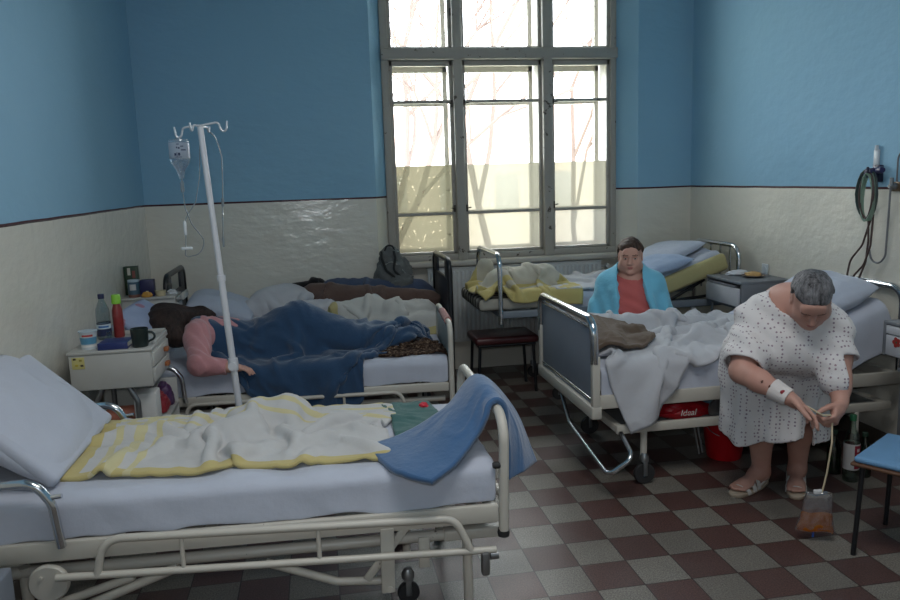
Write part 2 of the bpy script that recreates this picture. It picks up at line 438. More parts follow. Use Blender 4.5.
def floor_mat():
    t = NT('terrazzo_tiles'); P, s = t.pos(); T = .21
    u = t.math('DIVIDE', t.math('SUBTRACT', s[0], 1.0534), T); v = t.math('DIVIDE', t.math('SUBTRACT', 3.417, s[1]), T)
    iu, iv = t.math('FLOOR', u), t.math('FLOOR', v)
    chk = t.math('FLOORED_MODULO', t.math('ADD', iu, iv), 2.0)
    fu, fv = t.math('FRACT', u), t.math('FRACT', v)
    eu = t.math('MINIMUM', fu, t.math('SUBTRACT', 1.0, fu)); ev = t.math('MINIMUM', fv, t.math('SUBTRACT', 1.0, fv))
    grout = t.math('LESS_THAN', t.math('MINIMUM', eu, ev), .011)
    cv = t.n('ShaderNodeCombineXYZ'); t.l(iu, cv.inputs[0]); t.l(iv, cv.inputs[1])
    wn = t.n('ShaderNodeTexWhiteNoise'); t.l(cv.outputs[0], wn.inputs['Vector'])
    vor = t.n('ShaderNodeTexVoronoi'); vor.inputs['Scale'].default_value = 210; t.l(P, vor.inputs['Vector'])
    spk = t.ramp(t.noise(150, 3, .75, P), [(.32, 0), (.68, 1)])
    red = t.mix(spk, lin((50, 33, 32)), lin((112, 82, 78))); grey = t.mix(spk, lin((72, 69, 64)), lin((158, 153, 144)))
    col = t.mix(chk, red, grey)
    col = t.mix(t.math('MULTIPLY', wn.outputs['Value'], .28), col, lin((52, 46, 44)))
    wear = t.noise(1.7, 5, .6, P); col = t.mix(t.ramp(wear, [(.45, 0), (.8, .4)]), col, lin((62, 56, 52)))
    stain = t.ramp(t.noise(11, 3, .6, P), [(.74, 0), (.79, .6)]); col = t.mix(stain, col, lin((50, 40, 36)))
    col = t.mix(grout, col, lin((40, 33, 32)))
    rough = t.math('ADD', .27, t.math('MULTIPLY', t.noise(6, 5, .65, P), .22))
    hh = t.math('ADD', t.math('MULTIPLY', grout, -1.0), t.math('MULTIPLY', wn.outputs['Value'], .4))
    b = t.n('ShaderNodeBump'); b.inputs['Strength'].default_value = .25; b.inputs['Distance'].default_value = .004; t.l(hh, b.inputs['Height'])
    t.bsdf(col, rough, 0, b.outputs[0], .45); return t.m
M_WALL = wall_mat(); M_FLOOR = floor_mat()
M_CEIL = simple('ceiling_whitewash', (205, 206, 204), .9, var=.05)
M_WIN = worn_paint('window_paint', (172, 168, 160), (84, 76, 68), .64, 14, .5)
M_WINW = worn_paint('window_paint_pale', (196, 192, 184), (120, 110, 98), .64, 14, .5)
M_GLASS = thin_glass('window_glass', (245, 248, 248))
M_FROST = thin_glass('frosted_glass', (165, 164, 154), .05, .80, (108, 107, 97))
M_FROSTL = thin_glass('frosted_glass_dirty', (120, 118, 104), .05, .88, (88, 86, 72), scr=True)
M_FROSTC = thin_glass('dusty_glass', (150, 150, 144), .05, .78, (112, 112, 106))
# ------------------------------------------------------------------ room shell
X0, X1 = .50, 2.81           # window niche on the wall face
NX0, NX1, NY = .60, 2.67, 6.60   # niche back
TH = .3
struct('floor', MB().box((XL, YF, -.12), (XR, YB, 0), 0).box((NX0, YB, -.12), (NX1, NY, 0), 0), M_FLOOR)
struct('ceiling', MB().box((XL-TH, YF-TH, ZC), (XR+TH, YB+.8, ZC+.15), 0), M_CEIL)
struct('wall_left', MB().box((XL-TH, YF-TH, -.1), (XL, YB+TH, ZC), 0), M_WALL)
struct('wall_right', MB().box((XR, YF-TH, -.1), (XR+TH, YB+TH, ZC), 0), M_WALL)
struct('wall_front', MB().box((XL-TH, YF-TH, -.1), (XR+TH, YF, ZC), 0), M_WALL)
bk = MB(); D = YB+.62
def prism(mb, pts, z0, z1):
    n = len(pts); mb.add([(x, y, z0) for x, y in pts]+[(x, y, z1) for x, y in pts],
        [[i, (i+1) % n, n+(i+1) % n, n+i] for i in range(n)]+[list(range(n))[::-1], list(range(n, 2*n))], 0, False)
prism(bk, [(XL-TH, YB), (X0, YB), (NX0, NY), (NX0, D), (XL-TH, D)], -.1, ZC)
prism(bk, [(X1, YB), (XR+TH, YB), (XR+TH, D), (NX1, D), (NX1, NY)], -.1, ZC)
prism(bk, [(NX0, NY), (NX1, NY), (NX1, D), (NX0, D)], -.1, .99)
prism(bk, [(X0, YB), (X1, YB), (NX1, NY), (NX1, D), (NX0, D), (NX0, NY)], 3.60, ZC)
struct('wall_back', bk, M_WALL)
struct('baseboard_left', MB().box((XL, YF, 0), (XL+.012, YB, .1), .003), simple('dado_dark', (96, 88, 80), .6))
struct('baseboard_back', MB().box((XL, YB-.012, 0), (X0, YB, .1), .003).box((X1, YB-.012, 0), (XR, YB, .1), .003), MATS['dado_dark'])
struct('baseboard_right', MB().box((XR-.012, YF, 0), (XR, YB, .1), .003), MATS['dado_dark'])
# ------------------------------------------------------------------ window: box window, inner and outer sashes
win = MB(); FY = NY-.02; ZT = 3.58
WX = [(.60, .665), (1.205, 1.285), (1.99, 2.075), (2.615, 2.67)]
for a, b in WX: win.box((a, FY-.03 if (a, b) in WX[1:3] else FY, .99), (b, FY+.09, ZT), .008)
win.box((.60, FY-.002, .99), (2.67, FY+.09, 1.045), .006); win.box((.60, FY-.04, 2.69), (2.67, FY+.09, 2.785), .012); win.box((.60, FY, 3.53), (2.67, FY+.09, ZT), .006)
w1 = part('window_1', win, M_WIN, origin=(1.63, FY, .99)); w1['kind'] = 'structure'
# deep box between the two layers of sashes
dp = MB()
for a, b in WX: dp.box((a+.012, FY+.09, .99), (b-.012, FY+.34, ZT), .002)
dp.box((.60, FY+.09, .985), (2.67, FY+.36, 1.03), .002).box((.61, FY+.09, 2.70), (2.66, FY+.34, 2.775), .002).box((.61, FY+.09, 3.54), (2.66, FY+.34, ZT), .002)
part('window_box', dp, M_WINW, w1)
COLS = [(WX[i][1], WX[i+1][0]) for i in range(3)]
for ci, (a, b) in enumerate(COLS):
    for layer in (0, 1):
        y = FY+.02+layer*.27; e = .030 if layer == 0 else .042
        s = MB()                           # lower casement
        s.box((a, y, 1.045), (a+e, y+.04, 2.69), .005).box((b-e, y, 1.045), (b, y+.04, 2.69), .005)
        s.box((a, y, 1.045), (b, y+.04, 1.045+e*.8), .005).box((a, y, 2.69-e*1.6), (b, y+.04, 2.69), .005)
        s.box((a, y+.006, 1.386), (b, y+.034, 1.412), .004).box((a, y+.006, 2.336), (b, y+.034, 2.362), .004)
        so = part('sash_frame', s, M_WINW if layer else M_WIN, w1)
        if layer == 0:
            film = [M_FROSTL, M_FROST, M_FROSTC][ci]
            g = MB(); g.quad((a+e, y+.02, 1.41), (b-e, y+.02, 1.41), (b-e, y+.02, 1.815), (a+e, y+.02, 1.815)); part('frosted_film', g, M_FROSTL if ci == 0 else M_FROST, so)
            g = MB(); g.quad((a+e, y+.02, 1.07), (b-e, y+.02, 1.07), (b-e, y+.02, 1.39), (a+e, y+.02, 1.39)); part('bottom_pane', g, film, so)
            g = MB(); g.quad((a+e, y+.02, 1.815), (b-e, y+.02, 1.815), (b-e, y+.02, 2.34), (a+e, y+.02, 2.34)); part('pane', g, M_GLASS, so)
            g = MB(); g.quad((a+e, y+.02, 2.36), (b-e, y+.02, 2.36), (b-e, y+.02, 2.65), (a+e, y+.02, 2.65)); part('pane', g, M_GLASS, so)
            hx = b-e*.5 if ci == 0 else a+e*.5
            for hz in (1.44, 2.33): part('window_catch', MB().box((hx-.008, y-.016, hz-.03), (hx+.008, y+.004, hz+.03), .003).tube([(hx, y-.014, hz), (hx+(.035 if ci else -.035), y-.03, hz+.006)], .005), simple('dark_iron', (58, 54, 50), .5, .6), so)
        s = MB()
        s.box((a, y, 2.785), (a+e, y+.04, 3.53), .005).box((b-e, y, 2.785), (b, y+.04, 3.53), .005).box((a, y, 2.785), (b, y+.04, 2.785+e*.6), .005).box((a, y, 3.53-e), (b, y+.04, 3.53), .005)
        so = part('transom_sash', s, M_WINW if layer else M_WIN, w1)
        if layer == 0:
            g = MB(); g.quad((a+e, y+.02, 2.80), (b-e, y+.02, 2.80), (b-e, y+.02, 3.51), (a+e, y+.02, 3.51)); part('pane', g, M_GLASS, so)
            part('window_catch', MB().box(((b if ci == 0 else a)-.01, y-.016, 3.05), ((b if ci == 0 else a)+.01, y+.004, 3.11), .003), MATS['dark_iron'], so)
struct('trim_1', MB().box((.545, YB+.035, .945), (2.735, NY+.01, .992), .012), M_WINW)      # window sill
MATS['radiator_white'] = simple('radiator_white', (196, 200, 200), .4, var=.04)
rad = thing('radiator', 'white ribbed panel radiator below the window', 'radiator', (1.7, 6.5, .2))
p = MB().box((.92, 6.505, .27), (2.50, 6.52, .925), .004)
for k in range(40): p.box((.94+k*.0388, 6.492, .30), (.94+k*.0388+.024, 6.512, .90), .006)
part('panel', p, MATS['radiator_white'], rad)
part('top_grille', MB().box((.915, 6.50, .92), (2.505, 6.575, .938), .004), MATS['radiator_white'], rad)
part('pipe', MB().tube([(.86, 6.54, .0), (.86, 6.54, .30), (.93, 6.53, .31)], .011, fil=.03), MATS['radiator_white'], rad)
part('pipe', MB().tube([(2.55, 6.54, .0), (2.55, 6.54, .87), (2.49, 6.53, .88)], .011, fil=.03), MATS['radiator_white'], rad)
part('valve', MB().lathe([(.0, 0), (.02, 0), (.022, .03), (.016, .05), (0, .05)], (2.55, 6.52, .88), (0, -1, 0)), MATS['radiator_white'], rad)
# ------------------------------------------------------------------ outdoors: bare trees against an overcast sky, pale house far behind
MATS['bark'] = simple('bark', (88, 74, 68), .9, var=.2)
def tree(x, y, h, seed, spread=.5):
    rs = random.Random(seed); mb = MB()
    def grow(p, d, L, r, lev):
        n = 4; pts = [p]; q = p
        for i in range(n):
            d = (d+Vector((rs.uniform(-.2, .2), rs.uniform(-.2, .2), rs.uniform(-.05, .14)))).normalized(); q = q+d*L/n; pts.append(q)
        mb.tube(pts, [r, r*.62], n=6 if lev < 2 else 4)
        if lev >= 5: return
        for i in range(rs.choice((3, 3, 4))):
            f = rs.choice((2, 3, 4, 4)); a = rs.uniform(0, 6.28); s = rs.uniform(.45, .95)
            dd = (d+Vector((math.cos(a)*s, math.sin(a)*s*.6, rs.uniform(-.25, .3)))).normalized()
            grow(pts[f], dd, L*rs.uniform(.55, .78), r*.58, lev+1)
    grow(Vector((x, y, -6)), Vector((0, 0, 1)), h, .13, 0)
    return mb
tag(part('tree', tree(1.7, 13, 7.6, 3), MATS['bark']), 'bare tree outside, spreading behind the left window panes', 'tree', 'bare trees outside the window')
tag(part('tree', tree(5.3, 21, 9.4, 12), MATS['bark']), 'bare tree outside, behind the middle window panes', 'tree', 'bare trees outside the window')
tag(part('tree', tree(11.2, 30.5, 11.2, 21), MATS['bark']), 'bare tree outside, behind the right window panes', 'tree', 'bare trees outside the window')
hs = thing('house', 'pale house with a hipped roof far beyond the trees outside the window', 'house', (9, 44, -6))
part('wall', MB().box((2.5, 44, -6), (20, 52, 3.4), 0), simple('house_render', (238, 226, 214), .9, var=.03), hs)
part('roof', MB().add([(2, 43.5, 3.4), (20.5, 43.5, 3.4), (20.5, 52.5, 3.4), (2, 52.5, 3.4), (6, 48, 6.4), (16.5, 48, 6.4)], [[0, 1, 5, 4], [1, 2, 5], [2, 3, 4, 5], [3, 0, 4], [3, 2, 1, 0]], 0, False), simple('roof_tile', (214, 180, 165), .9), hs)
for k in range(5): part('window', MB().box((3.8+k*3.3, 43.95, -.2), (5.2+k*3.3, 44.02, 1.9), .01), simple('house_window', (190, 190, 190), .3), hs)
tag(part('ground', MB().quad((-60, 8, -6), (60, 8, -6), (60, 90, -6), (-60, 90, -6)), simple('wet_grass', (176, 178, 160), .95, var=.15, scale=.4), origin=(0, 0, 0)), kind='structure')
# ------------------------------------------------------------------ sky, lamps, camera
w = bpy.data.worlds.new('World'); scene.world = w; w.use_nodes = True
nt = w.node_tree; nt.nodes.clear()
wo = nt.nodes.new('ShaderNodeOutputWorld'); bg = nt.nodes.new('ShaderNodeBackground'); nt.links.new(bg.outputs[0], wo.inputs[0])
bg.inputs[0].default_value = (.93, .97, 1.0, 1); bg.inputs[1].default_value = 9.0
def lamp(name, typ, loc, energy, color=(1, 1, 1), rot=(0, 0, 0), **kw):
    d = bpy.data.lights.new(name, typ); d.energy = energy; d.color = color
    for k, v in kw.items(): setattr(d, k, v)
    o = bpy.data.objects.new(name, d); COL.objects.link(o); o.location = loc; o.rotation_euler = rot; return o
pt = lamp('window_portal', 'AREA', (1.635, FY+.42, 2.3), 1, rot=(R(90), 0, R(180)), shape='RECTANGLE', size=2.1, size_y=2.6)
pt.rotation_euler = (R(-90), 0, 0); pt.data.cycles.is_portal = True
CAM = Vector((0, 0, 1.704))
cam_d = bpy.data.cameras.new('camera'); cam = bpy.data.objects.new('camera', cam_d); COL.objects.link(cam); scene.camera = cam
rt, dn, fw = Vector((0.98436, -0.17327, -0.03235)), Vector((-0.0577, -0.1430, -0.9880)), Vector((0.1659, 0.9734, -0.1582))
rt, dn, fw = Vector((0.984460, -0.172672, -0.031973)), Vector((-0.058369, -0.150032, -0.986957)), Vector((0.165623, 0.973486, -0.157779))
cam.matrix_world = Matrix.Translation(CAM) @ Matrix((rt, -dn, -fw)).transposed().to_4x4()
cam_d.lens = 30.527; cam_d.sensor_width = 36; cam_d.clip_start = .05
# the flash on top of the camera, and an added overhead fill light without a fixture
fl = lamp('camera_flash', 'SPOT', (-.03, -.02, 1.82), 30, (.95, .97, 1), spot_size=R(84), spot_blend=.7, shadow_soft_size=.03)
fl.rotation_euler = (-fw).to_track_quat('Z', 'Y').to_euler()
lamp('ceiling_fill', 'AREA', (.9, 1.6, 3.9), 34, (1, .98, .95), shape='RECTANGLE', size=1.5, size_y=1.5)
vs = scene.view_settings; vs.view_transform = 'Standard'; vs.look = 'None'; vs.gamma = 1; vs.use_curve_mapping = False; vs.exposure = .74
scene.cycles.max_bounces = 8; scene.cycles.diffuse_bounces = 4; scene.cycles.transparent_max_bounces = 12
scene.cycles.caustics_reflective = False; scene.cycles.caustics_refractive = False
scene.cycles.use_denoising = True; scene.cycles.sample_clamp_indirect = 6
# ------------------------------------------------------------------ bed materials
M_BEDW = worn_paint('bed_cream_paint', (196, 192, 182), (56, 44, 36), .70, 16, .38)
M_CHROME = simple('chrome', (205, 208, 212), .16, 1, var=.05)
M_STEEL = simple('dull_steel', (140, 142, 144), .38, .9)
M_GREYP = simple('grey_laminate', (128, 136, 148), .5, var=.08, scale=5)
M_BLACKP = simple('black_panel', (34, 38, 48), .45, var=.1)
M_BLACKT = simple('black_tube', (26, 28, 32), .35, var=.1)
M_RUBBER = simple('rubber', (40, 40, 42), .7)
M_SHEET = cloth_mat('white_sheet', (184, 190, 204), 500, .22)
M_TICK = None
def caster(mb_parent, x, y, r=.055, top=.2, name='caster', m_leg=None):
    c = part(name, MB().lathe([(0, 0), (r*.94, 0), (r, .006), (r, .022), (r*.94, .028), (0, .028)], (x, y-.014, r), (0, 1, 0)), M_RUBBER, mb_parent)
    part('caster_fork', MB().box((x-.012, y-.022, r*.8), (x+.012, y-.017, r*2+.012), .002).box((x-.012, y+.017, r*.8), (x+.012, y+.022, r*2+.012), .002)
         .box((x-.02, y-.022, r*2+.008), (x+.02, y+.022, r*2+.02), .003).lathe([(0, 0), (.026, 0), (.026, .02), (.014, .04), (.014, top-r*2), (0, top-r*2)], (x, y, r*2+.018)), M_STEEL, c)
def hoop(x, y0, y1, z0, z1, r, fil=.09, x1=None):
    x1 = x if x1 is None else x1
    return MB().tube([(x, y0, z0), (x1, y0, z1), (x1, y1, z1), (x, y1, z0)], r, 14, fil)
def mattress(parent, x0, x1, y0, y1, z0, z1, mat, bev=.035):
    mb = MB(); mb.box((x0, y0, z0), (x1, y1, z1), bev, seg=4)
    o = part('mattress', mb, mat, parent); return o
def sheet_over(parent, x0, x1, y0, y1, z0, z1, seed, mat=None, drop=.13, hump=None):
    """a fitted sheet: one skin over the mattress with its own creases"""
    n, m = 44, max(24, int((x1-x0)/.03)); X = np.zeros((n, m, 3)); N = fld(n, m, .22, seed, .010)+fld(n, m, .55, seed+1, .005)
    w = y1-y0; tot = w+2*drop; r = .03
    for i in range(n):
        s = tot*i/(n-1)-drop
        if s < 0: y, z = y0-.006, z1+s
        elif s > w: y, z = y1+.006, z1-(s-w)
        else:
            y = y0+s; e = min(s, w-s); z = z1+.006-(r-math.sqrt(max(0, r*r-max(0, r-e)**2)) if e < r else 0)
        X[i, :, 1] = y; X[i, :, 2] = z
    X[..., 0] = np.linspace(x0-.006, x1+.006, m)[None]
    side = (X[..., 1] < y0+.01) | (X[..., 1] > y1-.01)
    X[..., 2] += np.where(side, 0, N+.008); X[..., 1] += np.where(X[..., 1] < y0+.01, -np.abs(N)*.8-.003, 0)
    X[..., 2] += np.where(side & (np.abs(X[..., 2]-z1) > drop*.9), N*1.5, 0)
    return cloth_obj('fitted_sheet', X, mat or M_SHEET, .004, 1, parent)

# ------------------------------------------------------------------ front bed (cream tubular frame, foot to the right)
AX0, AX1, AY0, AY1 = -1.27, .60, 2.62, 3.46
A = thing('hospital_bed', 'cream tubular hospital bed nearest the camera, a blue blanket hung over its foot', 'bed', (-.3, 3.04, 0), 'hospital beds in the ward')
TILT = Matrix.Translation((.6, 0, .45)) @ Matrix.Rotation(R(1.2), 4, 'Y') @ Matrix.Translation((-.6, 0, -.45)); XF[0] = TILT
fr = MB()
for y in (AY0, AY1): fr.box((AX0, y-.016, .435), (AX1, y+.016, .505), .008)
fr.box((AX1-.03, AY0, .44), (AX1, AY1, .50), .006).box((AX0, AY0, .44), (AX0+.03, AY1, .50), .006)
for k in range(6): fr.box((-1.1+k*.32, AY0, .455), (-1.06+k*.32, AY1, .475), .004)
part('bed_frame', fr, M_BEDW, A)
part('under_beam', MB().tube([(AX0+.1, AY0+.05, .375), (AX1-.02, AY0+.05, .375)], .021).box((AX1-.2, AY0+.02, .36), (AX1+.03, AY0+.07, .40), .006), M_BEDW, A)
part('under_beam', MB().tube([(AX0+.1, AY1-.05, .375), (AX1-.02, AY1-.05, .375)], .021), M_BEDW, A)
part('foot_hoop', hoop(AX1+.022, AY0-.005, AY1+.005, .40, .835, .019, .10), M_BEDW, A)
part('foot_crossbar', MB().tube([(AX1+.022, AY0, .52), (AX1+.022, AY1, .52)], .013), M_BEDW, A)
for y in (AY0, AY1):
    part('foot_cap', MB().lathe([(0, 0), (.021, 0), (.023, .012), (.021, .03), (0, .03)], (AX1+.022, y, .375)), M_RUBBER, A)
part('bumper', MB().lathe([(0, 0), (.012, 0), (.014, .02), (.01, .03), (0, .03)], (AX1+.01, AY0-.005, .655), (-1, 0, 0)), M_RUBBER, A)
XF[0] = None; yr = AY0-.045
part('side_rail', MB().tube([(-.80, yr, .415), (-.77, yr, .545), (.43, yr, .483), (.485, yr, .355)], .014, 12, .07).tube([(-.93, yr, .425), (.58, yr, .345)], .013)
     .tube([(-.52, yr, .40), (-.52, yr, .53)], .008).tube([(-.06, yr, .38), (-.06, yr, .505)], .008), M_BEDW, A)
XF[0] = TILT
part('rail_clamp', MB().box((.525, AY0-.07, .255), (.555, AY0-.035, .345), .008).lathe([(0, 0), (.016, 0), (.016, .03), (0, .03)], (.56, AY0-.045, .325), (1, 0, 0)), M_STEEL, A)
part('bracket', MB().box((.16, AY0-.02, .20), (.21, AY0-.005, .45), .004).box((.30, AY0-.01, .28), (.34, AY0+.0, .40), .003).tube([(.19, AY0-.024, .215), (.19, AY0+.02, .215)], .012), M_BEDW, A)
part('strut', MB().box((.185, AY0, .215), (.215, AY0+.012, .52), .004, Matrix.Rotation(R(38), 3, 'Y')).tube([(-.25, AY0+.03, .34), (.0, AY0+.03, .24), (.18, AY0+.02, .23)], .015, fil=.05), M_BEDW, A)
part('strut', MB().tube([(-1.2, AY0+.04, .22), (-.98, AY0+.03, .20), (-.55, AY0+.03, .355)], .017, fil=.08).tube([(-1.02, AY0+.03, .24), (-.7, AY0+.03, .335)], .015), M_BEDW, A)
part('crank_disc', MB().lathe([(0, 0), (.062, 0), (.066, .006), (.066, .016), (.06, .022), (0, .022)], (-.96, AY0-.01, .365), (0, -1, 0), 32).lathe([(0, 0), (.006, 0), (.006, .03), (0, .03)], (-.98, AY0-.01, .39), (0, -1, 0)), M_BEDW, A)
part('crank_lever', MB().tube([(-1.12, AY0-.02, .34), (-1.13, AY0-.02, .24), (-1.2, AY0-.02, .18)], .02, fil=.04), M_BEDW, A)
XF[0] = None
for x in (.49, -1.06):
    for y in (AY0+.05, AY1-.05):
        part('leg', MB().tube([(x, y, .375 if x > 0 else .43), (x, y, .02)], .019).lathe([(0, 0), (.024, 0), (.026, .03), (.02, .035), (0, .035)], (x, y, 0)), M_BEDW, A)
for y in (AY0+.26, AY1-.05):
    part('leg', MB().tube([(.28, y, .44), (.28, y, .19)], .016), M_BEDW, A); caster(A, .28, y, .045, .13)
for y, dx in ((AY0-.03, 0), (AY1+.03, .03)):
    gr = part('grab_rail', MB().tube([(-1.28, y, .755), (-.965+dx, y, .757), (-.92+dx, y, .68), (-.905+dx, y, .525)], .0155, 14, .09), M_CHROME, A)
    part('rail_knob', MB().tube([(-.925+dx, y, .702), (-.885+dx, y-.004, .706)], .008), M_CHROME, gr)
XF[0] = TILT
mattress(A, -1.26, AX1-.01, AY0+.012, AY1-.012, .50, .635, M_SHEET)
sheet_over(A, -1.25, AX1-.012, AY0+.012, AY1-.012, .50, .64, 3)
# raised back section
XF[0] = TILT @ Matrix.Translation((-.93, 0, .645)) @ Matrix.Rotation(R(43), 4, 'Y') @ Matrix.Translation((.93, 0, -.645))
part('backrest', MB().box((-1.40, AY0+.05, .640), (-.96, AY1-.05, .690), .02, seg=4), M_SHEET, A); XF[0] = None

# ------------------------------------------------------------------ middle bed on the left (turned a little)
MY0, MY1, MX0, MX1 = 4.47, 5.25, -1.22, .735
XF[0] = Matrix.Translation((MX1, MY0, 0)) @ Matrix.Rotation(R(-3.6), 4, 'Z') @ Matrix.Translation((-MX1, -MY0, 0)); XM = XF[0]
M = thing('hospital_bed', 'cream hospital bed by the left wall, a sleeper under a blue blanket on it', 'bed', (-.3, 4.86, 0), 'hospital beds in the ward')
fr = MB()
for y in (MY0, MY1): fr.box((MX0, y-.014, .42), (MX1, y+.014, .475), .006)
fr.box((MX1-.03, MY0, .42), (MX1, MY1, .47), .006).box((MX0, MY0, .42), (MX0+.03, MY1, .47), .006)
part('bed_frame', fr, M_BEDW, M)
for y in (MY0+.05, MY1-.05): part('under_beam', MB().tube([(MX0+.1, y, .36), (MX1-.02, y, .36)], .018), M_BEDW, M)
part('foot_hoop', hoop(MX1+.02, MY0-.005, MY1+.005, .36, .83, .017, .08), M_BEDW, M)
part('foot_panel', MB().box((MX1+.012, MY0+.02, .47), (MX1+.028, MY1-.02, .79), .004), simple('pale_panel', (150, 158, 158), .5), M)
part('foot_wrap', MB().tube([(MX1+.02, MY0+.12, .832), (MX1+.02, MY1-.3, .832)], .024), cloth_mat('pink_rag', (176, 132, 128), 400, .6), M, label='faded pink rag wound round the bed hoop')
part('side_rail', MB().tube([(-.83, MY0-.04, .31), (-.81, MY0-.04, .44), (.44, MY0-.04, .44), (.47, MY0-.04, .31)], .012, 12, .06).tube([(-.95, MY0-.04, .31), (.6, MY0-.04, .31)], .011).tube([(.1, MY0-.04, .31), (.1, MY0-.04, .44)], .008), M_BEDW, M)
part('grab_rail', MB().tube([(-1.2, MY0-.03, .66), (-.88, MY0-.03, .67), (-.83, MY0-.03, .6), (-.82, MY0-.03, .45)], .014, 12, .08), M_CHROME, M)
for x in (.6, -1.0):
    for y in (MY0+.05, MY1-.05): part('leg', MB().tube([(x, y, .36), (x, y, .1)], .017), M_BEDW, M); caster(M, x, y, .045, .12)
mattress(M, MX0+.03, MX1-.005, MY0+.01, MY1-.01, .475, .605, M_SHEET)
sheet_over(M, MX0+.03, MX1-.005, MY0+.01, MY1-.01, .475, .61, 8)
XF[0] = None

# ------------------------------------------------------------------ back bed along the window wall (black end boards)
BY0, BY1, BX0, BX1 = 5.64, 6.33, -1.08, .95
B = thing('hospital_bed', 'hospital bed with black end boards, piled with coats along the window wall', 'bed', (-.1, 5.98, 0), 'hospital beds in the ward')
fr = MB()
for y in (BY0, BY1): fr.box((BX0, y-.015, .46), (BX1, y+.015, .52), .006)
part('bed_frame', fr, M_BEDW, B)
def board(x, z1, zb, slot):
    hp = part('end_hoop', hoop(x, BY0-.02, BY1+.02, .02 if slot else .3, z1, .02, .09), M_BLACKT, B)
    part('end_panel', MB().box((x-.009, BY0, zb), (x+.009, BY1, z1-.15), .004), M_BLACKP, B)
    part('handle_frame', MB().tube([(x, BY0+.02, z1-.15), (x, BY1-.02, z1-.15)], .012).box((x-.009, BY0, z1-.15), (x+.009, BY0+.16, z1-.02), .004).box((x-.009, BY1-.16, z1-.15), (x+.009, BY1, z1-.02), .004), M_BLACKP, B)
board(BX1+.01, 1.095, .30, True); board(BX0, 1.075, .5, False)
for x in (.75, -.85):
    for y in (BY0+.06, BY1-.06): part('leg', MB().tube([(x, y, .48), (x, y, .1)], .018), M_BEDW, B); caster(B, x, y, .045, .12)
mattress(B, BX0+.03, BX1-.02, BY0+.01, BY1-.01, .52, .655, M_SHEET)
sheet_over(B, BX0+.03, BX1-.02, BY0+.01, BY1-.01, .52, .66, 14)

# ------------------------------------------------------------------ right bed (chrome hoop, grey foot board)
RX0, RX1, RY0, RY1 = 1.42, 3.27, 3.79, 4.75
Rb = thing('hospital_bed', 'hospital bed with grey chrome-edged foot board behind the standing woman', 'bed', (2.3, 4.27, 0), 'hospital beds in the ward')
fr = MB()
for y in (RY0, RY1): fr.box((RX0+.02, y-.015, .445), (RX1, y+.015, .52), .006)
fr.box((RX1-.03, RY0, .45), (RX1, RY1, .51), .005)
part('bed_frame', fr, M_BEDW, Rb)
fr = MB()
for y in (RY0, RY1): fr.box((RX0+.12, y-.014, .295), (RX1-.05, y+.014, .345), .006)
part('lower_frame', fr.box((RX0+.12, RY0, .30), (RX0+.16, RY1, .34), .004).box((RX1-.1, RY0, .30), (RX1-.06, RY1, .34), .004), M_BEDW, Rb)
part('under_shelf', MB().box((RX0+.14, RY0+.02, .315), (RX1-.08, RY1-.02, .327), .002), simple('grey_shelf', (110, 112, 112), .6), Rb)
part('foot_hoop', MB().tube([(RX0-.005, RY0-.01, .70), (RX0-.01, RY0-.01, .935), (RX0-.01, RY1+.01, .935), (RX0-.005, RY1+.01, .70)], .022, 16, .085), M_CHROME, Rb)
part('foot_post', MB().box((RX0-.022, RY0-.028, .40), (RX0+.022, RY0+.012, .74), .006), M_BEDW, Rb)
part('foot_post', MB().box((RX0-.022, RY1-.012, .40), (RX0+.022, RY1+.028, .74), .006), M_BEDW, Rb)
part('foot_rail', MB().box((RX0-.028, RY0-.03, .395), (RX0+.03, RY1+.03, .465), .008), M_BEDW, Rb)
part('foot_panel', MB().box((RX0-.008, RY0+.02, .465), (RX0+.010, RY1-.02, .895), .006), M_GREYP, Rb)
part('panel_rim', MB().tube([(RX0-.004, RY0+.02, .49), (RX0-.004, RY1-.02, .49)], .009).tube([(RX0-.004, RY0+.02, .885), (RX0-.004, RY1-.02, .885)], .007), M_CHROME, Rb)
part('foot_pedal', MB().tube([(RX0+.02, 4.42, .35), (RX0-.0, 4.22, .235), (RX0+.01, 3.62, .135), (RX0+.13, 3.58, .235), (RX0+.135, 3.76, .31)], .013, 12, .05), M_CHROME, Rb)
for y in (RY0, RY1-.1):
    part('leg', MB().tube([(1.70, y, .30), (1.70, y, .16)], .019), M_BEDW, Rb); caster(Rb, 1.70, y-.01, .06, .15)
    part('leg', MB().tube([(3.0, y, .30), (3.0, y, .16)], .019), M_BEDW, Rb); caster(Rb, 3.0, y, .06, .15)
part('leg_brace', MB().tube([(2.06, 3.93, .30), (2.09, 3.90, .09)], .007).tube([(2.09, 3.95, .30), (2.12, 3.92, .09)], .007), M_STEEL, Rb)
part('tilt_lever', MB().lathe([(0, 0), (.055, 0), (.06, .01), (.055, .02), (0, .02)], (2.16, RY0+.05, .375), (0, -1, 0)).box((2.14, RY0+.03, .36), (2.17, RY0+.045, .46), .003), M_STEEL, Rb)
part('head_hoop', hoop(RX1+.012, RY0+.02, RY1-.03, .45, 1.0, .02, .09), M_CHROME, Rb)
mattress(Rb, RX0+.04, 2.62, RY0+.015, RY1-.015, .52, .66, M_SHEET)
sheet_over(Rb, RX0+.04, 2.62, RY0+.015, RY1-.015, .52, .665, 21, drop=.16)
XF[0] = Matrix.Translation((2.6, 0, .54)) @ Matrix.Rotation(R(-24), 4, 'Y') @ Matrix.Translation((-2.6, 0, -.54))
part('backrest', MB().box((2.60, RY0+.015, .53), (3.26, RY1-.015, .66), .03, seg=4), M_SHEET, Rb)
bs = sheet_over(Rb, 2.56, 3.26, RY0+.015, RY1-.015, .53, .665, 33, drop=.27); XF[0] = None

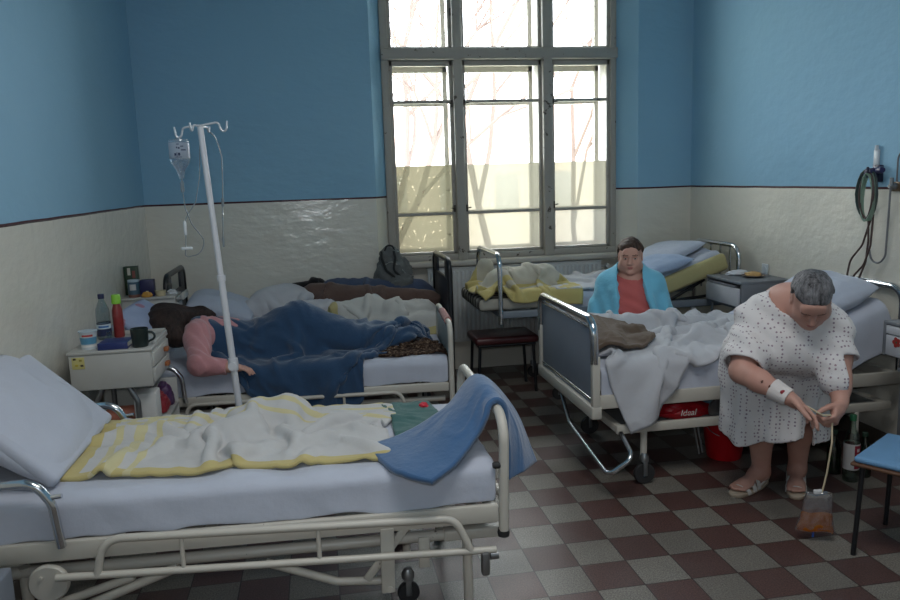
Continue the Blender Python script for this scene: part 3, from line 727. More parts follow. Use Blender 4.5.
# ------------------------------------------------------------------ bed under the window, head on the right wall
WX0, WX1, WY0, WY1 = 1.33, 3.20, 5.43, 6.17
Wb = thing('hospital_bed', 'hospital bed below the window with chrome hoops and a raised yellow backrest', 'bed', (2.2, 5.8, 0), 'hospital beds in the ward')
fr = MB()
for y in (WY0, WY1): fr.box((WX0-.02, y-.015, .66), (WX1, y+.015, .715), .006)
part('bed_frame', fr.box((WX0-.03, WY0, .66), (WX0, WY1, .71), .005), simple('bed_grey_paint', (118, 128, 138), .4), Wb)
part('foot_hoop', hoop(WX0-.03, WY0-.01, WY1+.01, .62, 1.135, .018, .10), M_CHROME, Wb)
hh = MB().tube([(WX1+.02, WY0+.02, .40), (WX1+.02, WY0+.02, 1.11), (WX1+.02, WY1-.01, 1.11), (WX1+.02, WY1-.01, .4)], .018, 14, .10)
part('head_hoop', hh, M_CHROME, Wb)
for k in range(4): part('head_spindle', MB().tube([(WX1+.02, WY0+.15+k*.15, .72), (WX1+.02, WY0+.15+k*.15, 1.105)], .008), M_CHROME, Wb)
for x in (WX0+.42, WX1-.36):
    for y in (WY0+.02, WY1-.02): part('leg', MB().tube([(x, y, .68), (x, y, .1)], .02), simple('bed_leg_white', (190, 190, 188), .4), Wb); caster(Wb, x, y, .05, .13)
part('backrest_strut', MB().tube([(2.66, WY0+.05, .71), (2.95, WY0+.05, .86)], .012).tube([(2.6, WY0+.05, .70), (3.1, WY0+.05, .74)], .012), M_BLACKT, Wb)
def tick_mat():
    t = NT('striped_ticking'); uv, s = t.pos()
    f = t.math('FRACT', t.math('MULTIPLY', s[1], 11.0)); m = t.math('LESS_THAN', f, .5)
    f2 = t.math('FRACT', t.math('MULTIPLY', s[1], 33.0)); m2 = t.math('MULTIPLY', t.math('LESS_THAN', f2, .35), .6)
    c = t.mix(m, lin((170, 168, 158)), lin((92, 88, 84))); c = t.mix(m2, c, lin((60, 58, 60)))
    t.bsdf(c, .9, 0, t.bump(t.noise(400, 2, .5), .2), .1); return t.m
M_TICK = tick_mat()
mattress(Wb, WX0-.19, 2.56, WY0+.01, WY1-.01, .715, .815, M_TICK)
M_YSHEET = cloth_mat('yellow_sheet', (180, 172, 126), 400, .3)
sheet_over(Wb, WX0+.28, 2.56, WY0+.01, WY1-.01, .70, .822, 41, drop=.20)
XF[0] = Matrix.Translation((2.50, 0, .74)) @ Matrix.Rotation(R(-19), 4, 'Y') @ Matrix.Translation((-2.50, 0, -.74))
part('backrest_mattress', MB().box((2.50, WY0-.02, .725), (3.16, WY1, .86), .03, seg=4), M_YSHEET, Wb, label='yellow covered raised head section')
sheet_over(Wb, 2.52, 3.13, WY0+.03, WY1-.01, .80, .866, 55, drop=.02)
XF[0] = None
# ------------------------------------------------------------------ cabinets
M_CABW = worn_paint('cabinet_white', (186, 186, 182), (120, 108, 96), .76, 18, .45)
M_CABG = simple('cabinet_grey_edge', (112, 116, 122), .5)
M_DRAWB = simple('drawer_pale_blue', (190, 192, 198), .45)
M_WOODK = simple('wood_knob', (158, 96, 58), .5)
def cab_knob(p, x, y, z): part('knob', MB().box((x, y-.022, z-.012), (x+.022, y+.022, z+.012), .004), M_WOODK, p, label='brown wooden knob')
# near left cabinet
cx0, cx1, cy0, cy1 = -1.265, -.872, 4.0, 4.42
L1 = thing('bedside_cabinet', 'white bedside cabinet with drinks and a dark mug on top, a sleeper behind it', 'cabinet', (-1.07, 4.21, 0), 'bedside cabinets')
part('body', MB().box((cx0, cy0, .70), (cx1, cy1, .885), .006), M_CABW, L1)
part('top', MB().box((cx0-.006, cy0-.006, .885), (cx1+.008, cy1+.006, .90), .004), M_CABW, L1)
part('top_rim', MB().box((cx0, cy1-.01, .90), (cx1, cy1+.006, .925), .003).box((cx1-.012, cy0+.1, .90), (cx1+.008, cy1, .915), .003), M_CABW, L1)
for k, zz in enumerate((.835, .755)):
    d = part('drawer', MB().box((cx1-.004, cy0+.02, zz-.036), (cx1+.012, cy1-.02, zz+.036), .004), M_CABW, L1)
    cab_knob(d, cx1+.012, cy0+.28, zz)
st = part('sticker', MB().box((cx0+.015, cy0-.0025, .815), (cx0+.075, cy0-.0005, .875), .0008), simple('sticker_cream', (196, 186, 120), .6), L1, label='small yellow sticker')
for k, (sx, sz, c) in enumerate(((.022, .862, (60, 50, 40)), (.05, .855, (150, 140, 60)), (.03, .83, (190, 170, 60)), (.055, .828, (90, 80, 60)))):
    part('sticker_mark', MB().box((cx0+sx, cy0-.004, sz), (cx0+sx+.014, cy0-.0022, sz+.010), .0006), simple('mark%d' % k, c, .6), st)
for y in (cy0+.03, cy1-.05):
    part('leg_frame', MB().tube([(cx0+.10, y, .05), (cx0+.10, y, .62), (cx0+.14, y, .705)], .014, fil=.05).tube([(cx1-.09, y, .05), (cx1-.09, y, .62), (cx1-.13, y, .705)], .014, fil=.05), M_STEEL, L1)
lb = MB(); b0, b1 = cx0+.01, cx1+.02
lb.box((b0, cy0+.04, .06), (b1, cy0+.055, .50), .004).box((b0, cy1+.08, .06), (b1, cy1+.095, .62), .004).box((b0, cy0+.04, .06), (b0+.015, cy1+.09, .50), .004)
lb.box((b0, cy0+.04, .06), (b1, cy1+.09, .075), .003).box((b0, cy0+.04, .46), (b1, cy1+.09, .475), .003)
part('lower_shelf_unit', lb, M_CABW, L1)
part('caster', MB().lathe([(0, 0), (.03, 0), (.03, .02), (0, .02)], (b1-.05, cy0+.06, .03), (0, 1, 0)).lathe([(0, 0), (.03, 0), (.03, .02), (0, .02)], (b1-.05, cy1+.05, .03), (0, 1, 0)).lathe([(0, 0), (.03, 0), (.03, .02), (0, .02)], (b0+.05, cy0+.06, .03), (0, 1, 0)).lathe([(0, 0), (.03, 0), (.03, .02), (0, .02)], (b0+.05, cy1+.05, .03), (0, 1, 0)).box((b0+.02, cy0+.05, .03), (b1-.02, cy1+.08, .06), .004), M_RUBBER, L1)
# things on its lower shelf
def bread_pack(): 
    mb = MB(); mb.lathe([(0, 0), (.03, .0), (.042, .02), (.045, .07), (.045, .13), (.04, .155), (.02, .165), (0, .165)], (-1.15, 4.14, .528), (1, 0, 0), 20, sx=.95, sy=1.05); return mb
tag(part('food_package', bread_pack(), simple('salmon_wrap', (190, 120, 100), .4, var=.3, scale=30, bump=.5)), 'salmon coloured wrapped package on the shelf under the white drawer unit', 'package')
tag(part('cardboard_box', MB().box((-.995, 4.075, .4765), (-.885, 4.2, .645), .006), simple('white_card', (210, 210, 208), .6)), 'white upright carton on the low shelf beside the salmon package', 'box')
tag(part('paper_bag', MB().box((-1.14, 4.10, .476), (-1.01, 4.2, .53), .02, seg=3), simple('brown_paper', (120, 96, 74), .8, var=.3, bump=.6)), 'small brown paper bag lying under the salmon package', 'bag')
def crumple(c, r, seed, amp=.35):
    bm = bmesh.new(); bmesh.ops.create_icosphere(bm, subdivisions=4, radius=1)
    mb = MB(); vs = []
    for v in bm.verts:
        n = noise.noise(v.co*1.6+Vector((seed, 0, 0)))*amp+noise.noise(v.co*4+Vector((0, seed, 0)))*amp*.4
        q = v.co*(1+n); q.z = max(q.z, -.62); vs.append((c[0]+q.x*r[0], c[1]+q.y*r[1], c[2]+(q.z+.62)*r[2]))
    bm.verts.index_update(); mb.add(vs, [[v.index for v in f.verts] for f in bm.faces]); bm.free(); return mb
tag(part('plastic_bag', crumple((-.92, 4.30, .476), (.05, .07, .07), 4), simple('dark_red_plastic', (140, 40, 50), .35)), 'dark red crumpled plastic bag on the low shelf of the near cabinet', 'bag')
tag(part('plastic_bag', crumple((-.91, 4.43, .476), (.045, .06, .085), 9), simple('purple_plastic', (84, 52, 92), .35)), 'purple crumpled plastic bag behind the dark red one on the shelf', 'bag')
# far left cabinet
L2 = thing('bedside_cabinet', 'white bedside cabinet in the far left corner holding a green carton and tins', 'cabinet', (-1.16, 5.5, 0), 'bedside cabinets')
part('body', MB().box((-1.335, 5.40, .10), (-.985, 5.615, .955), .006), M_CABW, L2)
part('top', MB().box((-1.34, 5.385, .955), (-.98, 5.62, .97), .004), M_CABW, L2)
part('side_tray', MB().box((-.985, 5.42, .94), (-.93, 5.60, .955), .003).box((-.945, 5.40, .94), (-.928, 5.61, .985), .003), M_CABW, L2)
part('drawer', MB().box((-.986, 5.42, .74), (-.974, 5.60, .92), .003), M_CABW, L2)
for x in (-1.29, -1.03):
    part('caster', MB().tube([(x, 5.46, .1), (x, 5.46, .0)], .02).tube([(x, 5.56, .1), (x, 5.56, .0)], .02), M_RUBBER, L2)
def printed(name, base, marks):
    """carton print: colour blocks in object space (x across, z up)"""
    t = NT(name); o = t.obj(); s = t.n('ShaderNodeSeparateXYZ'); t.l(o, s.inputs[0]); col = t.mix(0, lin(base), lin(base))
    for (x0, x1, z0, z1, rgb) in marks:
        m = t.math('MULTIPLY', t.math('MULTIPLY', t.math('GREATER_THAN', s.outputs[0], x0), t.math('LESS_THAN', s.outputs[0], x1)), t.math('MULTIPLY', t.math('GREATER_THAN', s.outputs[2], z0), t.math('LESS_THAN', s.outputs[2], z1)))
        col = t.mix(m, col, lin(rgb))
    t.bsdf(col, .4); return t.m
ZT2 = .9705
tag(part('juice_carton', MB().box((-1.335, 5.545, ZT2), (-1.245, 5.605, ZT2+.2), .004), printed('carton_green', (38, 62, 44), [(-.02, .0, .14, .19, (190, 190, 180)), (.01, .03, .12, .17, (120, 60, 50)), (-.03, .03, .05, .08, (90, 120, 70))])), 'tall dark green carton standing at the back of the far corner cabinet', 'carton')
tin = MB().lathe([(0, 0), (.040, 0), (.040, .118), (0, .118)], (-1.255, 5.455, ZT2), n=28)
tag(part('tin', tin, printed('tin_print', (64, 92, 110), [(-1, 1, .105, .13, (160, 180, 195)), (-.02, .02, .05, .09, (190, 190, 190)), (-1, 1, 0, .02, (120, 80, 70))])), 'blue and white tin standing in front of the green carton', 'tin')
tag(part('tea_box', MB().box((-1.212, 5.43, ZT2), (-1.122, 5.49, ZT2+.115), .003), printed('box_navy', (34, 34, 78), [(-.008, .008, .02, .04, (210, 200, 160))])), 'dark navy box beside the tin on the far corner cabinet', 'box')
tag(part('pastry', crumple((-1.165, 5.405, ZT2), (.035, .016, .024), 2, .15), simple('pastry', (190, 140, 60), .6, var=.3)), 'small golden pastry lying before the navy box', 'pastry')
tag(part('food_tub', MB().lathe([(0, 0), (.03, 0), (.036, .03), (.037, .036), (0, .036)], (-1.085, 5.45, ZT2), n=20), simple('tub_cream', (196, 184, 150), .5)), 'small cream tub next to the golden pastry', 'tub')
tag(part('paper_wrapper', crumple((-1.02, 5.5, ZT2), (.035, .03, .02), 6), simple('white_paper', (200, 204, 208), .7)), 'crumpled white paper beside the cream tub', 'paper')
# on the near cabinet
Z1 = .9005
y = thing('yogurt_cup', 'white and blue yogurt cup on the near left corner of the cabinet', 'cup', (-1.185, 4.085, Z1))
part('cup', MB().lathe([(0, 0), (.034, 0), (.042, .085), (.044, .09), (0, .09)], (-1.185, 4.085, Z1), n=28), printed('yogurt_print', (200, 208, 214), [(-1, 1, -.03, .005, (92, 152, 186)), (-.02, .03, .01, .02, (190, 60, 60)), (-1, 1, -.045, -.035, (230, 230, 230))]), y)
part('lid', MB().lathe([(0, 0), (.046, 0), (.046, .005), (0, .006)], (-1.185, 4.085, Z1+.09), n=28), simple('lid_blue_white', (190, 206, 220), .35, .3), y)
M_CLEARP = thin_glass('clear_plastic', (222, 232, 236), .3)
bo = thing('water_bottle', 'clear water bottle with dark blue cap and label on the near cabinet', 'bottle', (-1.17, 4.33, Z1))
part('bottle', MB().lathe([(0, 0), (.033, 0), (.036, .01), (.036, .14), (.034, .165), (.018, .205), (.014, .215), (.014, .225), (0, .225)], (-1.17, 4.33, Z1), n=28), M_CLEARP, bo)
part('label', MB().lathe([(.0366, .02), (.0366, .09)], (-1.17, 4.33, Z1), n=28), printed('label_navy', (30, 40, 76), [(-1, 1, .005, .03, (190, 206, 216)), (-.02, .03, .012, .022, (60, 110, 170))]), bo)
part('cap', MB().lathe([(0, 0), (.0165, 0), (.0165, .022), (.015, .025), (0, .025)], (-1.17, 4.33, Z1+.222), n=24), simple('cap_navy', (24, 30, 72), .4), bo)
ju = thing('juice_bottle', 'red juice bottle with bright green cap on the near cabinet', 'bottle', (-1.105, 4.37, Z1))
part('bottle', MB().lathe([(0, 0), (.026, 0), (.028, .008), (.027, .05), (.028, .1), (.027, .15), (.016, .19), (0, .19)], (-1.105, 4.37, Z1), n=24), simple('juice_red', (132, 44, 44), .3, var=.35, scale=50), ju)
part('cap', MB().lathe([(0, 0), (.024, 0), (.024, .045), (.02, .05), (0, .05)], (-1.105, 4.37, Z1+.185), n=24), simple('cap_lime', (134, 196, 60), .4), ju)
tag(part('small_bottle', MB().lathe([(0, 0), (.02, 0), (.021, .03), (.011, .05), (.011, .06), (0, .06)], (-1.12, 4.22, Z1), n=20), M_CLEARP), 'small clear bottle standing between the cup and the drinks', 'bottle')
bk_ = thing('book', 'dark blue book lying flat in front of the bottles', 'book', (-1.04, 4.075, Z1))
part('cover', MB().box((-1.125, 4.02, Z1), (-.985, 4.16, Z1+.004), .001).box((-1.125, 4.02, Z1+.030), (-.985, 4.16, Z1+.034), .001).box((-1.127, 4.018, Z1), (-.983, 4.023, Z1+.034), .001), simple('book_blue', (34, 48, 104), .45), bk_)
part('pages', MB().box((-1.122, 4.024, Z1+.004), (-.99, 4.157, Z1+.030), .001), simple('paper', (210, 206, 196), .8), bk_)
mg = thing('mug', 'dark green mug standing on the right front of the near cabinet', 'mug', (-.93, 4.06, Z1))
part('cup', MB().lathe([(0, 0), (.036, 0), (.040, .006), (.044, .095), (.041, .095), (.037, .012), (0, .012)], (-.93, 4.06, Z1), n=32), simple('mug_green', (34, 46, 46), .3), mg)
part('handle', MB().tube([(-.892, 4.06, Z1+.075), (-.862, 4.06, Z1+.072), (-.855, 4.06, Z1+.04), (-.893, 4.06, Z1+.022)], .006, fil=.02), MATS['mug_green'], mg)
for k, (x, yy, a) in enumerate(((-.99, 4.30, .3), (-.95, 4.25, -.4), (-1.03, 4.24, .9))):
    tag(part('paper_sheet', MB().box((x-.06, yy-.045, Z1+.0002+.0025*k), (x+.06, yy+.045, Z1+.0022+.0025*k), .0005, Matrix.Rotation(a, 3, 'Z')), simple('paper_print%d' % k, ((188, 194, 200), (160, 170, 180), (150, 150, 140))[k], .6, var=.25, scale=60)),
        ('lower white paper beneath the other sheets behind the mug', 'pale blue sheet of paper lying behind the mug', 'greyish leaflet on the papers behind the book')[k], 'paper', 'papers on the near cabinet')
# right wall cabinet by the window bed
R1 = thing('bedside_cabinet', 'grey bedside cabinet with a pale drawer by the window bed', 'cabinet', (3.1, 5.13, 0), 'bedside cabinets')
fx, fy0, fy1 = 2.90, 4.88, 5.36
b = MB().box((fx, fy0, .895), (3.30, fy1, .915), .004).box((fx+.01, fy0, .72), (3.30, fy0+.012, .895), .002).box((fx+.01, fy1-.012, .72), (3.30, fy1, .895), .002).box((3.28, fy0, .10), (3.30, fy1, .895), .002).box((fx+.01, fy0, .715), (3.30, fy1, .727), .002)
b.box((fx, fy0, .08), (3.30, fy0+.012, .58), .002).box((fx, fy1-.012, .08), (3.30, fy1, .58), .002).box((fx, fy0, .58), (3.30, fy1, .595), .003).box((fx+.01, fy0, .08), (3.30, fy1, .095), .003)
part('body', b, M_CABG, R1)
d = part('drawer', MB().box((fx-.008, fy0+.015, .735), (fx+.012, fy1-.015, .865), .004), M_DRAWB, R1, label='pale blue-grey drawer front')
part('handle_slot', MB().box((fx-.011, fy0+.06, .868), (fx+.012, fy1-.06, .882), .003), M_CABG, d)
part('door', MB().box((fx-.012, fy0+.012, .10), (fx, fy1-.012, .575), .004), M_DRAWB, R1)
for y_ in (fy0+.03, fy1-.03):
    part('post', MB().tube([(fx+.04, y_, .59), (fx+.04, y_, .73)], .010).tube([(3.24, y_, .59), (3.24, y_, .73)], .010), M_STEEL, R1)
    part('foot', MB().tube([(fx+.04, y_, .0), (fx+.04, y_, .09)], .02).tube([(3.24, y_, .0), (3.24, y_, .09)], .02), M_RUBBER, R1)
tag(part('plate', MB().lathe([(0, 0), (.05, 0), (.085, .012), (.084, .016), (.05, .006), (0, .006)], (3.13, 5.1, .9155), n=28), simple('plate_dark', (96, 84, 74), .4)), 'brownish plate with bread on the cabinet by the right wall', 'plate')
tag(part('bread_slice', crumple((3.13, 5.10, .9225), (.06, .055, .02), 3, .2), simple('bread', (200, 164, 110), .8, var=.2)), 'slice of bread lying on the brownish plate', 'bread')
tag(part('paper_napkin', crumple((3.1, 5.25, .9155), (.09, .06, .022), 12, .3), simple('napkin', (204, 208, 216), .8)), 'crumpled white napkin behind the bread plate', 'napkin')
# cabinet at the right edge of the picture
RE = thing('bedside_cabinet', 'grey bedside cabinet with a red flower sticker at the right edge', 'cabinet', (3.13, 3.38, 0), 'bedside cabinets')
ex, ey0, ey1 = 2.98, 3.17, 3.585
part('body', MB().box((ex+.012, ey0, .685), (3.295, ey1, .855), .004).box((ex, ey0-.004, .855), (3.30, ey1+.004, .873), .004).box((ex, ey1-.02, .683), (ex+.02, ey1+.004, .86), .003).box((ex, ey0, .683), (ex+.02, ey0+.02, .86), .003), M_CABG, RE)
d = part('drawer', MB().box((ex-.002, ey0+.022, .690), (ex+.015, ey1-.022, .80), .003), M_DRAWB, RE)
part('drawer_rail', MB().box((ex-.004, ey0+.022, .806), (ex+.015, ey1-.022, .85), .003), M_DRAWB, RE)
M_FLOW = simple('sticker_red', (160, 44, 36), .5)
fs_ = part('flower_sticker', MB().lathe([(0, 0), (.011, 0), (.011, .0015), (0, .0015)], (ex-.002, 3.485, .770), (-1, 0, 0), 12), simple('sticker_green', (60, 90, 60), .5), d, label='red flower sticker')
for k in range(5):
    a = 6.28*k/5; part('petal', MB().lathe([(0, 0), (.012, 0), (.012, .002), (0, .002)], (ex-.002, 3.485+.017*math.cos(a), .770+.017*math.sin(a)), (-1, 0, 0), 12), M_FLOW, fs_)
part('lower_cabinet', MB().box((ex+.03, ey0+.03, .10), (3.29, ey1-.10, .62), .006).box((ex+.02, ey0+.02, .61), (3.295, ey1-.09, .63), .004), M_CABG, RE)
for y_ in (ey0+.08, ey1-.14):
    part('post', MB().tube([(ex+.09, y_, .62), (ex+.09, y_, .70)], .012).tube([(3.24, y_, .62), (3.24, y_, .70)], .012), M_STEEL, RE)
    part('foot', MB().tube([(ex+.09, y_, .0), (ex+.09, y_, .11)], .02).tube([(3.24, y_, .0), (3.24, y_, .11)], .02), M_RUBBER, RE)
# corner of a grey locker at the lower left edge
tag(part('locker', MB().box((-1.325, 2.10, 0), (-1.045, 2.54, .50), .008).box((-1.30, 2.092, .03), (-1.07, 2.10, .47), .003), simple('locker_grey', (128, 136, 148), .45)), 'grey metal locker cut off by the lower left edge', 'locker')
# ------------------------------------------------------------------ drip stand
iv = thing('drip_stand', 'leaning white painted drip stand between the two left beds', 'drip stand', (-.41, 3.9, 0))
M_IV = worn_paint('stand_white', (214, 216, 222), (80, 70, 60), .69, 30, .35)
part('pole', MB().tube([(-.418, 3.9, .10), (-.485, 3.9, 1.25)], .017).tube([(-.484, 3.9, 1.24), (-.526, 3.9, 1.985)], .0145).lathe([(0, 0), (.021, 0), (.021, .03), (0, .03)], (-.484, 3.9, 1.235)), M_IV, iv)
part('clamp', MB().lathe([(0, -.03), (.024, -.03), (.026, 0), (.024, .03), (0, .03)], (-.459, 3.9, .81)).tube([(-.459, 3.88, .81), (-.459, 3.85, .81)], .007).lathe([(0, 0), (.02, 0), (.02, .015), (0, .015)], (-.459, 3.86, .81), (0, -1, 0)), M_IV, iv)
bs_ = part('base', MB().lathe([(0, 0), (.035, 0), (.035, .06), (.02, .07), (0, .07)], (-.413, 3.9, .06)), M_IV, iv)
for k in range(4):
    a = .78+1.57*k; ex_, ey_ = -.413+.27*math.cos(a), 3.9+.27*math.sin(a)
    lg = part('leg', MB().tube([(-.413, 3.9, .085), (ex_, ey_, .06)], .013), M_IV, bs_)
    part('foot', MB().lathe([(0, 0), (.018, 0), (.018, .05), (0, .05)], (ex_, ey_, 0)), M_RUBBER, bs_)
M_HOOK = simple('hook_white', (206, 210, 216), .3, .3)
Y_ = 3.9
part('hook', MB().tube([(-.646, Y_, 1.986), (-.641, Y_, 1.945), (-.628, Y_, 1.932), (-.615, Y_, 1.945), (-.607, Y_, 1.981), (-.548, Y_, 1.992), (-.52, Y_, 1.99)], .0052, 8, .02), M_HOOK, iv)
part('hook', MB().tube([(-.525, Y_, 1.99), (-.440, Y_, 2.006), (-.433, Y_, 1.975), (-.418, Y_, 1.958), (-.404, Y_, 1.972), (-.400, Y_, 2.010)], .0052, 8, .02), M_HOOK, iv)
part('hook', MB().tube([(-.525, Y_, 1.988), (-.55, Y_-.05, 1.99), (-.553, Y_-.07, 1.962), (-.557, Y_-.085, 1.965), (-.56, Y_-.09, 1.998)], .005, 8, .015).tube([(-.525, Y_, 1.988), (-.50, Y_+.06, 1.985), (-.497, Y_+.075, 1.955), (-.493, Y_+.09, 1.99)], .005, 8, .015), M_HOOK, iv)
dr = thing('infusion_bottle', 'upside-down clear infusion bottle hanging from the left hook', 'bottle', (-.630, Y_, 1.745))
M_IVG = thin_glass('infusion_glass', (240, 244, 248), .5, .12, (235, 240, 245))
bx = -.631
part('bottle', MB().lathe([(0, 0), (.013, 0), (.014, .02), (.018, .028), (.020, .04), (.043, .075), (.047, .09), (.047, .175), (.043, .185), (0, .187)], (bx, Y_, 1.742), n=32), M_IVG, dr)
part('hanger', MB().tube([(bx-.02, Y_, 1.928), (bx, Y_, 1.938), (bx+.02, Y_, 1.928)], .002), M_IVG, dr)
part('liquid', MB().lathe([(0, .03), (.016, .034), (.040, .076), (.044, .09), (.044, .108), (0, .108)], (bx, Y_, 1.742), n=32), thin_glass('infusion_liquid', (232, 240, 246), .4), dr)
lbm = part('label', MB().lathe([(.0476, .096), (.0476, .170)], (bx, Y_, 1.742), n=32), thin_glass('label_film', (240, 242, 246), .1, .55, (232, 236, 244)), dr)
M_INK = simple('ink_navy', (40, 50, 78), .6)
def arc_mark(p, a0, a1, z0, z1, r=.0482):
    mb = MB(); n = 5; vs = []
    for i in range(n):
        a = a0+(a1-a0)*i/(n-1); vs += [(bx+r*math.cos(a), Y_+r*math.sin(a), z0), (bx+r*math.cos(a), Y_+r*math.sin(a), z1)]
    mb.add(vs, [[2*i, 2*i+2, 2*i+3, 2*i+1] for i in range(n-1)]); return part('print', mb, M_INK, p)
for a0, a1, z0, z1 in ((-1.70, -1.58, 1.884, 1.892), (-1.52, -1.36, 1.882, 1.890), (-1.25, -.75, 1.874, 1.879), (-1.66, -1.40, 1.902, 1.906), (-1.30, -1.0, 1.892, 1.896), (-1.92, -1.72, 1.850, 1.862), (-1.68, -1.62, 1.846, 1.866), (-1.56, -1.34, 1.850, 1.864), (-1.85, -1.2, 1.842, 1.845)): arc_mark(lbm, a0, a1, z0, z1)
M_TUBE = thin_glass('clear_tube', (200, 208, 212), .3, .45, (205, 212, 216))
ln = thing('infusion_line', 'thin clear infusion tubing looping below the hanging bottle', 'tube', (bx, Y_, 1.36))
part('drip_chamber', MB().lathe([(0, 0), (.006, .004), (.009, .012), (.009, .05), (.005, .06), (.003, .07), (0, .07)], (bx, Y_, 1.672), n=16), M_TUBE, ln)
part('tube', MB().tube(fillet([(bx, Y_, 1.672), (bx+.005, Y_, 1.60), (bx+.03, Y_, 1.52), (bx+.085, Y_, 1.44), (bx+.06, Y_, 1.375), (bx-.015, Y_, 1.36), (bx-.01, Y_, 1.40)], .05), .0028, 8), M_TUBE, ln)
part('tube', MB().tube(fillet([(bx-.01, Y_, 1.40), (bx-.004, Y_, 1.46), (bx+.002, Y_, 1.55), (bx+.055, Y_+.01, 1.63), (-.55, Y_+.02, 1.75), (-.535, Y_+.02, 1.93)], .06), .0026, 8), M_TUBE, ln)
part('roller_clamp', MB().box((bx-.03, Y_-.008, 1.398), (bx+.022, Y_+.008, 1.412), .004).lathe([(0, 0), (.007, 0), (.008, .06), (.004, .07), (0, .07)], (bx-.004, Y_, 1.47), n=12), simple('clamp_white', (205, 210, 214), .4), ln)
tag(part('spare_infusion_line', MB().tube(fillet([(-.493, Y_+.09, 1.965), (-.468, Y_+.09, 1.94), (-.445, Y_+.07, 1.85), (-.448, Y_+.06, 1.72), (-.46, Y_+.05, 1.55), (-.466, Y_+.05, 1.43)], .06), .0035, 8).lathe([(0, 0), (.005, 0), (.006, .04), (.002, .06), (0, .06)], (-.466, Y_+.05, 1.40), n=10).lathe([(0, 0), (.007, 0), (.007, .04), (0, .045)], (-.455, Y_+.055, 1.60), n=10), M_TUBE), 'second clear tube hanging straight down right of the drip stand pole', 'tube')
# ------------------------------------------------------------------ stool with dark red seat
stl = thing('stool', 'low stool with a dark red vinyl seat under the window', 'stool', (1.41, 5.88, 0))
part('seat', MB().box((1.16, 5.68, .405), (1.67, 6.06, .465), .025, seg=4), simple('red_vinyl', (84, 44, 46), .32, var=.15), stl)
part('seat_frame', MB().tube([(1.19, 5.71, .395), (1.64, 5.71, .395), (1.64, 6.03, .395), (1.19, 6.03, .395), (1.19, 5.71, .395)], .011), M_BLACKT, stl)
for x in (1.20, 1.63):
    for y_ in (5.72, 6.02): part('leg', MB().tube([(x, y_, .395), (x+(.02 if x > 1.4 else -.02), y_, .0)], .012), M_BLACKT, stl)
# ------------------------------------------------------------------ chair at the right edge
ch = thing('stool', 'black-legged stool with a light blue padded seat at the right edge', 'stool', (2.45, 2.72, 0))
th_ = math.atan2(.195, .30); cu = Vector((math.cos(th_), math.sin(th_), 0)); cvv = Vector((math.sin(th_), -math.cos(th_), 0)); c0 = Vector((2.245, 2.815, 0))
def cp(a, b, z): return c0+cu*a+cvv*b+Vector((0, 0, z))
def seat_mb(a0, a1, b0, b1, z0, z1, r):
    mb = MB(); mb.box((a0, -b1, z0), (a1, -b0, z1), r, seg=4); M4 = Matrix.Translation(c0) @ Matrix.Rotation(th_, 4, 'Z'); mb.xf(M4); return mb
part('seat_board', seat_mb(-.02, .42, -.02, .42, .415, .430, .008), simple('plywood_edge', (96, 66, 48), .5), ch)
part('seat_pad', seat_mb(-.01, .41, -.01, .41, .430, .458, .014), simple('pale_blue_cover', (108, 154, 196), .55, bump=.3, bscale=200), ch, label='light blue seat pad')
for a, b in ((.02, .02), (.40, .02), (.02, .40), (.40, .40)):
    part('leg', MB().tube([cp(a, b, .42), cp(a+(-.015 if a < .2 else .015), b+(-.015 if b < .2 else .015), 0)], .011), M_BLACKT, ch)
# ------------------------------------------------------------------ floor bits by the chair
M_GREENG = thin_glass('green_glass', (60, 150, 84), .4)
gb = thing('glass_bottle', 'clear glass bottle with a green cap and red and white label behind the blue stool', 'bottle', (2.79, 3.54, 0))
gx, gy = 2.79, 3.54
part('bottle', MB().lathe([(0, 0), (.038, 0), (.041, .006), (.041, .20), (.035, .25), (.016, .30), (.0145, .35), (0, .35)], (gx, gy, .003), n=28), thin_glass('bottle_glass', (200, 220, 212), .5), gb)
part('cap', MB().lathe([(0, 0), (.0175, 0), (.0175, .028), (.015, .032), (0, .032)], (gx, gy, .343), n=20), simple('cap_green', (28, 96, 60), .4), gb)
lb_ = part('label', MB().lathe([(.0416, .07), (.0416, .215)], (gx, gy, .003), n=28), printed('label_red', (206, 204, 204), [(-.012, .034, -.065, .065, (150, 40, 60)), (.0, .024, -.05, -.03, (215, 205, 205)), (.0, .02, -.022, -.006, (215, 205, 205)), (.0, .024, .004, .02, (215, 205, 205)), (.0, .018, .03, .048, (215, 205, 205))]), gb)
def green_bottle(x, y_, lab):
    g = thing('glass_bottle', lab, 'bottle', (x, y_, 0), 'green bottles on the floor')
    part('bottle', MB().lathe([(0, 0), (.036, 0), (.038, .006), (.038, .13), (.033, .16), (.014, .20), (.013, .235), (0, .235)], (x, y_, .003), n=24), M_GREENG, g)
    part('cap', MB().lathe([(0, 0), (.0155, 0), (.0155, .02), (0, .022)], (x, y_, .23), n=16), simple('cap_dark', (36, 60, 48), .4), g); return g
green_bottle(2.775, 3.66, 'green glass bottle close behind the clear bottle on the floor'); green_bottle(2.90, 3.58, 'green glass bottle on the floor beside the blue padded stool')
bu = thing('bucket', 'red plastic bucket on the floor under the right bed', 'bucket', (2.33, 4.05, 0))
part('body', MB().lathe([(0, 0), (.095, 0), (.10, .01), (.128, .22), (.134, .225), (.134, .235), (.126, .235), (.122, .222), (.094, .015), (0, .015)], (2.33, 4.05, 0), n=36), simple('bucket_red', (196, 24, 36), .35, var=.05), bu)
part('handle', MB().tube(fillet([(2.20, 4.05, .215), (2.22, 3.98, .17), (2.33, 3.92, .14), (2.44, 3.98, .17), (2.46, 4.05, .215)], .08), .003), M_STEEL, bu)
